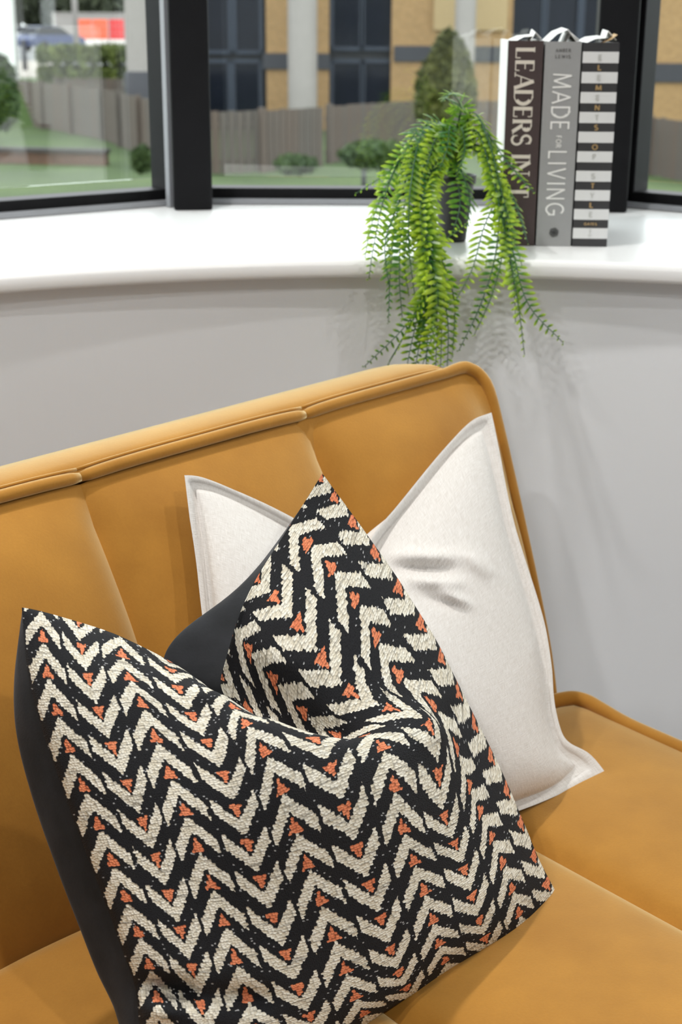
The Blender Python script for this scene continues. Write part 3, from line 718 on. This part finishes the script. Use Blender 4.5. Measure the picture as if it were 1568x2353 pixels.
def frond(path, scale=1.0, twist=0.0, face=None):
    P = np.array(crom(path, 14)); seg = np.linalg.norm(np.diff(P, axis=0), axis=1); s = np.r_[0, np.cumsum(seg)]; Lt = s[-1]
    rng = random
    nst = max(8, int(Lt / .0084)); samp = np.linspace(0, Lt, nst)
    C = np.stack([np.interp(samp, s, P[:, k]) for k in range(3)], 1)
    T = np.gradient(C, axis=0); T /= np.linalg.norm(T, axis=1)[:, None]
    stem = MB().tube(list(C), [.0015 * (1 - .7 * i / nst) for i in range(nst)], 5).build('frond', M['stem'], fern, True)
    V = []; Fc = []; tip = []
    out = np.array([C[-1][0] - POT[0], min(-.05, C[-1][1] - POT[1]), .0]); out /= np.linalg.norm(out)
    if face is not None: out = np.array(face, float)
    tw = twist + rng.uniform(-1.0, 1.0)
    for i in range(nst):
        fr = i / (nst - 1)
        if samp[i] < .10 * Lt: continue
        t = T[i]; nrm = out * .9 + EZ * .45; nrm = nrm - t * (nrm @ t)
        if np.linalg.norm(nrm) < .05: nrm = np.cross(t, [1, .2, 0])
        nrm /= np.linalg.norm(nrm); w = np.cross(t, nrm)
        a = tw * (.4 + fr); w, nrm = w * math.cos(a) + nrm * math.sin(a), nrm * math.cos(a) - w * math.sin(a)
        ln = .0205 * scale * (.30 + .70 * min(1, fr * 2.0) ** 1.2) * (1 - max(0, (fr - .74) / .26) ** 1.6 * .82)
        for sd in (-1, 1):
            l = ln * rng.uniform(.74, 1.12); wd = l * .108 + .0005
            dr = sd * w * math.cos(.25) + t * math.sin(.30) + nrm * rng.uniform(-.25, .25); dr /= np.linalg.norm(dr)
            sw = np.cross(nrm, dr); sw /= np.linalg.norm(sw); b = len(V); c = C[i] + t * (sd * .0009)
            droop = -EZ * l * .10 - nrm * l * .06
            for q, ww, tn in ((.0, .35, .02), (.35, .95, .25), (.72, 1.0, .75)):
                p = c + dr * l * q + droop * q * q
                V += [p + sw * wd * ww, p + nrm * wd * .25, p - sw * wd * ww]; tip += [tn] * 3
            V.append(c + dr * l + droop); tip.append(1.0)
            for r_ in (0, 3): Fc += [(b + r_, b + r_ + 1, b + r_ + 4, b + r_ + 3), (b + r_ + 1, b + r_ + 2, b + r_ + 5, b + r_ + 4)]
            Fc += [(b + 6, b + 7, b + 9), (b + 7, b + 8, b + 9)]
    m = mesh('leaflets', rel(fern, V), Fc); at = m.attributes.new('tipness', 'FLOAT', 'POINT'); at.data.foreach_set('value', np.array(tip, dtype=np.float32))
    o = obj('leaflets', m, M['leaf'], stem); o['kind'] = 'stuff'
def FP(*pts):                                      # path from the pot through picture points, each with its own distance from the window wall
    root = POT + np.array([random.uniform(-.008, .008), random.uniform(-.008, .008), .078])
    return [root] + [on_y(x, y, Y) for x, y, Y in pts]
FR = [
 # arching to the left
 FP((1035,330,1.93),(985,285,1.90),(915,380,1.86),(862,490,1.83),(835,610,1.80)),
 FP((1030,300,1.93),(960,330,1.88),(900,390,1.85),(818,445,1.84)),
 FP((1020,340,1.92),(960,345,1.87),(915,480,1.82),(898,620,1.77),(893,740,1.75)),
 FP((1015,330,1.92),(935,345,1.87),(885,450,1.82),(860,560,1.78),(848,640,1.77)),
 FP((1030,320,1.92),(965,320,1.86),(930,470,1.80),(918,620,1.76),(925,735,1.75)),
 FP((1030,310,1.91),(975,300,1.86),(945,420,1.80),(940,560,1.76),(955,690,1.74)),
 FP((1020,350,1.92),(955,370,1.85),(915,470,1.80),(885,560,1.77),(895,660,1.76)),
 FP((1030,340,1.90),(970,370,1.84),(950,480,1.79),(930,590,1.76),(940,680,1.75)),
 # low strands behind the sofa back
 FP((1030,330,1.90),(972,390,1.82),(968,560,1.76),(985,650,1.73),(935,745,1.72),(838,842,1.71)),
 FP((1030,350,1.90),(975,430,1.81),(980,590,1.75),(965,700,1.73),(925,780,1.72),(885,850,1.72)),
 FP((1030,360,1.90),(978,440,1.80),(985,620,1.74),(985,730,1.72),(978,870,1.71)),
 FP((1020,360,1.90),(972,450,1.80),(1000,630,1.74),(1015,730,1.73),(1012,870,1.71)),
 FP((1020,360,1.90),(965,450,1.80),(990,640,1.73),(955,750,1.72),(930,870,1.71)),
 FP((1020,370,1.90),(980,500,1.80),(1025,620,1.75),(1045,700,1.74),(1040,820,1.72)),
 FP((1020,370,1.90),(975,480,1.80),(1005,650,1.73),(1000,750,1.72),(960,870,1.71)),
 FP((1020,365,1.90),(978,470,1.79),(995,640,1.735),(1005,730,1.725),(1000,880,1.715)),
 FP((1020,365,1.90),(970,470,1.79),(985,660,1.73),(970,760,1.72),(948,880,1.715)),
 FP((1020,365,1.90),(985,480,1.80),(1010,640,1.74),(1030,740,1.73),(1028,860,1.72)),
 FP((1020,365,1.90),(968,460,1.79),(975,640,1.735),(945,740,1.725),(895,830,1.715)),
 # towards the viewer over the pot
 FP((1050,370,1.92),(1062,395,1.88),(1080,460,1.84),(1072,530,1.82)),
 FP((1050,375,1.92),(1050,400,1.88),(1058,470,1.85),(1042,530,1.83)),
 FP((1030,330,1.90),(968,470,1.80),(985,565,1.78),(1030,545,1.79),(1078,512,1.80)),
 # top tuft
 FP((1050,330,1.93),(1055,270,1.91),(1060,245,1.89),(1020,225,1.86)),
 FP((1045,320,1.93),(1060,250,1.90),(1040,215,1.86),(1018,232,1.83)),
 FP((1040,330,1.93),(1010,280,1.90),(960,300,1.86),(930,350,1.83)),
 FP((1035,330,1.92),(985,320,1.88),(940,360,1.84),(912,410,1.81)),
 FP((1050,330,1.92),(1062,295,1.88),(1068,350,1.84),(1050,400,1.82)),
 FP((1040,330,1.92),(1015,300,1.87),(990,350,1.83),(972,420,1.81)),
 FP((1045,330,1.92),(1035,290,1.87),(1028,340,1.83),(1010,390,1.81)),
 # arching to the right
 FP((1060,330,1.93),(1095,270,1.91),(1135,330,1.88),(1180,390,1.85),(1228,442,1.82)),
 FP((1060,320,1.93),(1090,260,1.90),(1125,330,1.86),(1150,430,1.82),(1180,540,1.79),(1200,610,1.77)),
 FP((1060,330,1.93),(1105,290,1.90),(1145,380,1.86),(1185,470,1.82),(1214,560,1.79)),
 FP((1065,340,1.93),(1110,310,1.89),(1145,420,1.84),(1165,560,1.78),(1190,690,1.74),(1206,815,1.72)),
 FP((1065,340,1.93),(1110,320,1.89),(1150,440,1.83),(1180,580,1.77),(1215,700,1.74),(1294,787,1.72)),
 FP((1065,350,1.92),(1108,350,1.87),(1145,450,1.82),(1140,580,1.77),(1105,700,1.74),(1055,805,1.73)),
 FP((1065,350,1.92),(1115,360,1.87),(1155,460,1.82),(1155,580,1.77),(1130,680,1.74),(1090,770,1.73)),
 FP((1065,350,1.92),(1110,350,1.87),(1140,440,1.83),(1110,530,1.80),(1085,620,1.77),(1045,695,1.75)),
 FP((1065,350,1.92),(1110,340,1.88),(1155,450,1.83),(1172,580,1.77),(1182,660,1.75),(1185,740,1.73)),
 FP((1060,340,1.92),(1095,300,1.88),(1125,380,1.84),(1150,480,1.80),(1172,600,1.77)),
]
for p in FR: frond(p, random.choice((.72, .85, .95, 1.05, 1.12)))
#PART3
# ------------------------------------------------------------------ outside
GZ = CZ - 2.4
def G(px, py): return on_z(px, py, GZ)
PZ = CZ - 1.6                                        # raised ground by the road
def mat_grass():
    t = NT('grass'); c = t.co(); a = t.noise(c, .6, 4, .6); b = t.noise(c, 14, 4, .7)
    f = t.math('ADD', t.math('MULTIPLY', a, .5), t.math('MULTIPLY', b, .5))
    t.set(Base_Color=t.mix(t.ramp(f, .35, .65), (.022, .045, .009), (.062, .100, .022)), Roughness=.9); t.bump(b, .6, .05); return t.m
def mat_brick(name, c1, c2, mortar, sc):
    t = NT(name); b = t.n('ShaderNodeTexBrick'); c = t.co(); mp = t.n('ShaderNodeMapping'); mp.inputs['Rotation'].default_value = (math.pi / 2, 0, 0)
    t.l(c, mp.inputs['Vector']); t.l(mp.outputs[0], b.inputs['Vector'])
    b.inputs['Color1'].default_value = (*c1, 1); b.inputs['Color2'].default_value = (*c2, 1); b.inputs['Mortar'].default_value = (*mortar, 1)
    b.inputs['Scale'].default_value = sc; b.inputs['Mortar Size'].default_value = .012
    t.set(Base_Color=b.outputs[0], Roughness=.85); return t.m
def mat_timber():
    t = NT('weathered_timber'); c = t.co(); oi = t.n('ShaderNodeObjectInfo'); mp = t.n('ShaderNodeMapping'); mp.inputs['Scale'].default_value = (18, 18, 1.5); t.l(c, mp.inputs['Vector'])
    g_ = t.noise(mp.outputs[0], 1.5, 4)
    col = t.mix(g_, (.055, .045, .038), (.125, .106, .092)); col = t.mix(oi.outputs['Random'], col, t.mix(.5, col, (.11, .07, .05)))
    t.set(Base_Color=col, Roughness=.9); return t.m
M['grass'] = mat_grass(); M['timber'] = mat_timber()
M['buff_brick'] = mat_brick('buff_brick', (.34, .205, .085), (.28, .165, .066), (.27, .21, .14), 4.4)
M['red_brick'] = mat_brick('garden_brick', (.13, .06, .035), (.10, .05, .03), (.13, .11, .09), 4.4)
M['stone'] = plain('pale_grey_render', (.29, .265, .25), .8, .08, 3)
M['slate'] = plain('dark_grey_band', (.035, .035, .042), .7, .1, 4)
M['dark_glass'] = plain('dark_window_glass', (.006, .008, .014), .10, .3, 2, 0, 0, Specular_IOR_Level=.12)
M['dark_clad'] = plain('dark_cladding', (.008, .0085, .011), .5, .2, 3)
M['blue_frame'] = plain('blue_grey_frame', (.012, .020, .038), .5, .1, 5)
M['asphalt'] = plain('road_asphalt', (.13, .13, .13), .9, .1, 4)
M['paving'] = plain('pale_paving', (.26, .23, .2), .85, .1, 5)
M['white_render'] = plain('white_render', (.80, .80, .78), .8, .02, 2)
M['bark'] = plain('bark', (.10, .07, .05), .9, .2, 10)
M['coping'] = plain('dark_coping', (.045, .04, .038), .8, .15, 5)
def leafmat(name, a, b):
    t = NT(name); oi = t.n('ShaderNodeTexNoise'); oi.inputs['Scale'].default_value = 3; t.l(t.co(), oi.inputs['Vector'])
    n2 = t.noise(t.co(), 25, 2); f = t.math('ADD', t.math('MULTIPLY', oi.outputs['Fac'], .5), t.math('MULTIPLY', n2, .5))
    t.set(Base_Color=t.mix(t.ramp(f, .35, .65), a, b), Roughness=.7); return t.m
M['hedge'] = leafmat('hedge_leaf', (.035, .06, .01), (.15, .18, .03)); M['conifer'] = leafmat('conifer_leaf', (.028, .036, .005), (.10, .10, .016)); M['shrub'] = leafmat('shrub_leaf', (.012, .035, .006), (.055, .09, .016)); M['tree'] = leafmat('tree_leaf', (.015, .022, .01), (.05, .06, .025))
o = obj('floor_lawn', mesh('floor_lawn', [(-60, 3.2, GZ), (60, 3.2, GZ), (60, 150, GZ), (-60, 150, GZ)], [(0, 1, 2, 3)]), M['grass']); tag(o, 'green lawn outside the bay window', kind='structure')
xe = on_y(345, 100, 36)[0]
o = obj('floor_bank', mesh('floor_bank', [(-60, 36.6, GZ), (xe, 36.6, GZ), (-60, 37.4, PZ), (xe, 37.4, PZ), (-60, 60, PZ), (xe, 60, PZ)], [(0, 1, 3, 2), (2, 3, 5, 4)]), M['grass']); tag(o, 'grassy bank below the hedge', kind='structure')
o = obj('floor_road', mesh('floor_road', [(-60, 60, PZ), (xe + 8, 60, PZ), (xe + 8, 150, PZ), (-60, 150, PZ)], [(0, 1, 2, 3)]), M['asphalt']); tag(o, 'grey road beyond the hedge', kind='structure')
o = obj('floor_path', mesh('floor_path', [on_z(x, y, PZ + .01) for x, y in ((10, 178), (112, 178), (125, 140), (40, 140))], [(0, 1, 2, 3)]), M['paving']); tag(o, 'pale paved path beside the hedge', kind='structure')

# closed board fence, boards one by one
def fence(pts, h, label, bw=.145):
    pts = [np.array(p) for p in pts]; root = empty('board_fence', pts[0], label, 'fence')
    bm_ = None; mid = mesh('board', *box_vf((0, 0, h / 2), (bw - .012, .022, h)))
    mid.materials.append(M['timber']); pm = mesh('post', *box_vf((0, 0, (h + .06) / 2), (.10, .10, h + .06))); pm.materials.append(M['timber'])
    for a, b in zip(pts[:-1], pts[1:]):
        e = b - a; e[2] = 0; L = np.linalg.norm(e); e /= L; ang = math.atan2(e[1], e[0]); n = int(L / bw)
        for i in range(n):
            o = obj('board', mid, None, root); q = a + e * (i + .5) * L / n - pts[0]; o.location = (q[0], q[1], random.uniform(-.012, .012) + .012); o.rotation_euler = (0, 0, ang)
        for i in range(int(L / 1.9) + 1):
            o = obj('post', pm, None, root); q = a + e * min(L, i * L / max(1, int(L / 1.9))) - pts[0] + np.array([e[1], -e[0], 0]) * .05; o.location = (q[0], q[1], 0); o.rotation_euler = (0, 0, ang)
        ax = [e, np.array([-e[1], e[0], 0]), EZ]
        for z in (.2, h - .2): MB().box((a + b) / 2 + EZ * z + ax[1] * .035, (L, .04, .08), ax).build('rail', M['timber'], root)
    return root
fence([G(44, 285), G(240, 322), G(440, 402)], 1.07, 'weathered closed-board fence running away on the left')
fence([G(468, 402), G(600, 396), G(742, 384)], 1.02, 'weathered board fence in front of the brick building')
fence([G(752, 376), G(960, 352), G(1240, 350)], 1.0, 'lighter board fence behind the fern and conifer')
fence([G(1330, 398), G(1490, 402), G(1640, 430)], .95, 'reddish brown board fence seen right of the striped book')
fence([np.array([on_y(125, 100, 36.3)[0], 36.3, GZ]), np.array([on_y(338, 100, 36.3)[0], 36.3, GZ])], 1.15, 'low distant fence below the hedge')

# brick building
YB = 36.0
def B(px, py, Y=YB): return on_y(px, py, Y)
bld = empty('brick_building', np.array([*B(760, 300)[:2], GZ]), 'buff brick building with dark glazing and grey band behind the fence', 'building')
def bpart(nm, px0, py0, px1, py1, mat, th=.4, Y=YB, parent=bld, bev=0):
    a = B(px0, py0, Y); b = B(px1, py1, Y)
    return MB().box(((a[0] + b[0]) / 2, Y + th / 2, (a[2] + b[2]) / 2), (abs(b[0] - a[0]), th, abs(a[2] - b[2])), None).build(nm, mat, parent, bevel=bev)
bpart('core', 352, -420, 1900, 360, M['dark_clad'], 6.0, YB + .5)
bpart('brick_pier', 345, -420, 372, 360, M['buff_brick']); bpart('brick_pier', 606, -420, 756, 360, M['buff_brick']); bpart('brick_pier', 908, -420, 1166, 360, M['buff_brick']); bpart('brick_pier', 1508, -420, 1640, 360, M['buff_brick'])
for x0, x1, y0, y1 in ((604, 758, 122, 160), (906, 1168, 105, 143), (1506, 1642, 145, 190)): bpart('grey_band', x0, y0, x1, y1, M['slate'], .5, YB - .06)
def glazing(px0, px1, rows, n):
    """dark windows in rows, framed; each pane is a part of its frame"""
    for y0, y1 in rows:
        for i in range(n):
            a = px0 + (px1 - px0) * i / n; b = px0 + (px1 - px0) * (i + 1) / n
            fr = MB()
            p = B(a + 3, y0, YB + .28); q = B(b - 3, y1, YB + .28); x0, x1, z1, z0 = p[0], q[0], p[2], q[2]
            for c, s in ((((x0 + x1) / 2, YB + .3, z1), (x1 - x0, .12, .09)), (((x0 + x1) / 2, YB + .3, z0), (x1 - x0, .12, .09)), ((x0, YB + .3, (z0 + z1) / 2), (.09, .12, z1 - z0)), ((x1, YB + .3, (z0 + z1) / 2), (.09, .12, z1 - z0))): fr.box(c, s)
            f = fr.build('window', M['blue_frame'], bld)
            MB().box(((x0 + x1) / 2, YB + .33, (z0 + z1) / 2), (x1 - x0 - .08, .03, z1 - z0 - .08)).build('pane', M['dark_glass'], f)
glazing(462, 604, ((-300, -150), (-130, 120)), 2); glazing(760, 906, ((-300, -150), (-130, 112)), 2); glazing(1170, 1505, ((-300, -150), (-130, 130)), 4); glazing(376, 456, ((-300, -150), (-130, 112)), 1)
for a, b, c in ((462, 604, 2), (760, 906, 2), (1170, 1505, 4), (376, 456, 1)): glazing(a, b, ((140, 330),), c)
bpart('cream_panel', 1000, -60, 1166, 70, plain('cream_panel', (.37, .27, .14), .8, .05, 2), .1, YB - .08)
def column(px, py_base, r, Y, label):
    b = B(px, py_base, Y); root = empty('round_column', (b[0], Y, b[2] - (1.2 if py_base < 200 else 0)), label, 'column', 'pale round columns in front of the building')
    MB().lathe((b[0], Y, b[2]), [(r, .12), (r, 4.6)], 24).build('shaft', M['stone'], root, True)
    MB().lathe((b[0], Y, b[2]), [(r * 1.2, -1.2 if py_base < 200 else 0), (r * 1.2, .10), (r, .14)], 24).build('base', M['slate'], root, True)
column(326, 178, .34, YB - 1.2, 'pale round column left of the black post'); column(696, 300, .34, YB - 1.2, 'pale round column in front of the middle brick pier'); column(1062, 300, .24, YB - 1.2, 'pale round column behind the conifer')

# planting
def bush(name, label, c, r, n, leaf, mat, cat='bush', group=None, cone=False, trunk=False, boxy=False):
    c = np.array(c, float); root = empty(name, (c[0], c[1], PZ if c[1] > 37.4 else GZ), label, cat, group); V = []; Fc = []
    rg = np.random.default_rng(int(abs(c[0]) * 100 + abs(c[1]) * 7 + n))
    lob = rg.normal(0, 1, (14, 3)); lob /= np.linalg.norm(lob, axis=1)[:, None]
    for i in range(n):
        d = rg.normal(0, 1, 3); d /= np.linalg.norm(d)
        k = .92 + .16 * max(0, (lob @ d).max() - .75) * 4 - .12; s = rg.uniform(.45, 1) ** .33 * k
        if boxy: d = np.sign(d) * np.abs(d) ** .35; d = d / np.abs(d).max() if False else d / (np.abs(d) ** 6).sum() ** (1 / 6)
        p = d * s * np.array(r)
        if cone:
            tz = (p[2] / r[2] + 1) / 2; p[:2] *= (1.15 - .75 * tz)
        p = p + c
        gl = PZ if c[1] > 37.4 else GZ
        if p[2] < gl + .03: p[2] = gl + .03 + rg.uniform(0, .1)
        a = rg.normal(0, 1, 3); a /= np.linalg.norm(a); nn = d + .8 * rg.normal(0, 1, 3); b_ = np.cross(a, nn); b_ /= np.linalg.norm(b_) + 1e-9
        L = leaf * rg.uniform(.6, 1.3); q = len(V); V += [p - a * L, p + b_ * L * .5, p + a * L, p - b_ * L * .5]; Fc.append((q, q + 1, q + 2, q + 3))
    f = obj('foliage', mesh('foliage', rel(root, V), Fc), mat, root); f['kind'] = 'stuff'
    if trunk: MB().tube([(c[0], c[1], GZ), (c[0] + .05, c[1], c[2])], [.07, .04], 8).build('stem', M['bark'], root, True)
    return root
def bush_px(name, label, px0, py0, px1, py1, Y, n, leaf, mat, dep=None, **kw):
    a = on_y(px0, py0, Y); b = on_y(px1, py1, Y); r = (abs(b[0] - a[0]) / 2, dep or abs(b[0] - a[0]) / 2, abs(a[2] - b[2]) / 2)
    return bush(name, label, ((a[0] + b[0]) / 2, Y, (a[2] + b[2]) / 2), r, n, leaf, mat, **kw)
for i, (x0, x1) in enumerate(((95, 158), (159, 222), (223, 286), (287, 350))):
    bush_px('hedge', ('clipped green hedge plant at the path end of the hedge row', 'second clipped hedge plant from the path', 'third clipped hedge plant, left of the pale column', 'clipped hedge plant behind the pale column')[i], x0, 103, x1, 192, 40, 2600, .13, M['hedge'], dep=1.0, boxy=True, cat='hedge', group='clipped hedge by the path')
bush_px('bush', 'dark green bush at the left edge of the left window', -70, 120, 52, 305, 25, 3500, .10, M['shrub'])
bush_px('conifer', 'olive green conifer behind the fern', 935, 60, 1120, 320, 17, 7000, .055, M['conifer'], cone=True, cat='conifer')
bush_px('shrub', 'low green shrub at the fence foot beside the black post', 300, 335, 355, 400, 19, 900, .06, M['shrub'])
bush_px('shrub', 'low leafy shrub at the foot of the middle fence', 620, 355, 740, 400, 21, 1100, .06, M['shrub'])
bush_px('shrub', 'low leafy shrub on the lawn left of the fern', 775, 320, 945, 390, 20, 1500, .07, M['shrub'])
for i, (x0, x1, y0, Y) in enumerate(((-80, 70, -120, 138), (40, 180, -60, 146), (150, 300, -80, 136), (270, 400, -60, 144))):
    bush_px('tree', ('dark tree far behind the road, leftmost', 'dark tree far behind the blue car', 'dark tree far behind the orange barriers', 'dark tree far behind the pale column')[i], x0, y0, x1, 98, Y, 2800, .75, M['tree'], cat='tree', group='dark trees beyond the road')

# low garden wall, white pillar, bollard
gw = empty('garden_wall', G(100, 378), 'low brick garden wall with dark coping on the lawn', 'wall')
a, b = G(-120, 372), G(246, 380); e = b - a; L = np.linalg.norm(e); e /= L; ax = [e, np.array([-e[1], e[0], 0]), EZ]
MB().box((a + b) / 2 + EZ * .11, (L, .22, .22), ax).build('brickwork', M['red_brick'], gw)
MB().box((a + b) / 2 + EZ * .25, (L + .06, .32, .07), ax).build('coping', M['coping'], gw)
wp = on_y(34, 130, 38.5); o = MB().box((wp[0] - .75, 38.7, PZ + 2.6), (1.5, .4, 5.2)).box((wp[0] - .75, 38.7, PZ + 5.25), (1.62, .52, .1)).build('white_pillar', M['white_render'], bevel=.02); tag(o, 'bright white rendered pillar at the far left outside', 'pillar')
bo = G(836, 445); bol = empty('garden_light', bo, 'small white-capped garden bollard light on the lawn', 'light')
hb = on_y(836, 372, bo[1])[2] - GZ
MB().tube([bo, bo + EZ * (hb - .09)], .035, 12).build('pole', M['slate'], bol, True)
MB().lathe(bo + EZ * (hb - .09), [(.05, 0), (.055, .06), (.03, .12), (.0001, .13)], 16).build('cap', M['white_render'], bol, True)

o = MB().box((on_y(215, 50, 122)[0], 122, PZ + 1.2), (6.6, .3, 2.4)).box((on_y(215, 50, 122)[0], 122, PZ + 2.45), (6.8, .42, .12)).build('boundary_wall', M['stone'], bevel=.02); tag(o, 'pale boundary wall behind the road barriers', 'wall')
# road side: parked cars, barriers, lamp post
M['car_blue'] = plain('blue_car_paint', (.03, .045, .12), .25, .1, 1); M['car_silver'] = plain('silver_car_paint', (.45, .45, .47), .25, .1, 1); M['tyre'] = plain('tyre_rubber', (.015, .015, .015), .8, .1, 10)
M['barrier'] = plain('orange_barrier_plastic', (.75, .13, .06), .5, .08, 2); M['barrier_red'] = plain('red_barrier_plastic', (.62, .05, .05), .5, .08, 2); M['barrier_white'] = plain('white_barrier_plastic', (.75, .7, .66), .5, .05, 2)
def car(px, py, Y, mat, label, yaw):
    c = on_y(px, py, Y); c[2] = PZ; root = empty('car', c, label, 'car', 'parked cars beyond the hedge')
    ca, sa = math.cos(yaw), math.sin(yaw); X = np.array([ca, sa, 0]); Yv = np.array([-sa, ca, 0])
    def prism(prof, w0, w1, nm, m_, dz=0):
        V = [c + X * x + Yv * (s * (w0 if z < 1.0 else w1)) + EZ * z for s in (-1, 1) for x, z in prof]; k = len(prof)
        f = [tuple(range(k)), tuple(range(k, 2 * k))[::-1]] + [(i, k + i, k + (i + 1) % k, (i + 1) % k) for i in range(k)]
        return MB().add(V, f).build(nm, m_, root, bevel=.04)
    prism([(-2.1, .3), (2.1, .3), (2.15, .65), (1.9, .86), (.9, .96), (-1.9, .98), (-2.15, .7)], .88, .86, 'body', mat)
    prism([(-1.9, .95), (1.0, .95), (.35, 1.42), (-1.35, 1.45)], .84, .66, 'cabin', M['dark_glass'])
    prism([(-1.30, 1.44), (.32, 1.41), (.2, 1.47), (-1.2, 1.50)], .66, .62, 'roof', mat)
    for x in (-1.3, 1.3):
        for s in (-1, 1): MB().tube([c + X * x + Yv * s * .72 + EZ * .31, c + X * x + Yv * s * .9 + EZ * .31], .31, 18).build('wheel', M['tyre'], root)
car(118, 105, 96, M['car_blue'], 'dark blue car parked beyond the hedge', .9); car(62, 95, 116, M['car_silver'], 'silver car parked behind the blue car', .6)
for i, (px, m_) in enumerate(((196, 'barrier'), (232, 'barrier'), (270, 'barrier_red'))):
    c = on_y(px, 104, 104); c[2] = PZ; root = empty('road_barrier', c, ('orange and white road barrier next to the blue car', 'orange and white road barrier, middle of three', 'red and white road barrier next to the pale column')[i], 'barrier', 'road barriers')
    for k in range(4): MB().box(c + EZ * (.42 + .44 * k), (1.02, .12, .42)).build('panel', M[m_ if k % 2 else 'barrier_white'] if k != 2 else M[m_], root, bevel=.02)
    for s in (-1, 1): MB().box(c + EZ * .1 + np.array([s * .4, 0, 0]), (.14, .7, .2)).build('foot', M['tyre'], root, bevel=.02)
c = on_y(176, 100, 80); c[2] = PZ; lp = empty('lamp_post', c, 'thin pale lamp post beyond the hedge', 'lamp post')
MB().tube([c, c + EZ * 6], [.16, .12], 10).build('pole', M['stone'], lp, True); MB().box(c + EZ * 6.05 + np.array([.3, 0, 0]), (.8, .2, .1)).build('head', M['stone'], lp, bevel=.02)
c = on_z(58, 162, PZ); bp = empty('bollard', c, 'dark round bollard on the path', 'bollard')
MB().tube([c, c + EZ * .9], [.09, .08], 12).build('shaft', M['slate'], bp, True); MB().lathe(c + EZ * .9, [(.08, 0), (.10, .03), (.10, .09), (.05, .16), (.0001, .17)], 14).build('cap', M['slate'], bp, True)
for x_, y_, r_ in ((-14.5, 44, 3.2), (-20, 50, 4.0), (-27, 47, 4.2), (-35, 52, 4.6), (-44, 48, 5.0)):
    bush('tree', 'leafy green tree beyond the lawn to the far left', (x_, y_, PZ + r_ * .95), (r_, r_ * .8, r_), 2600, .30, M['shrub'], cat='tree', group='trees to the far left')
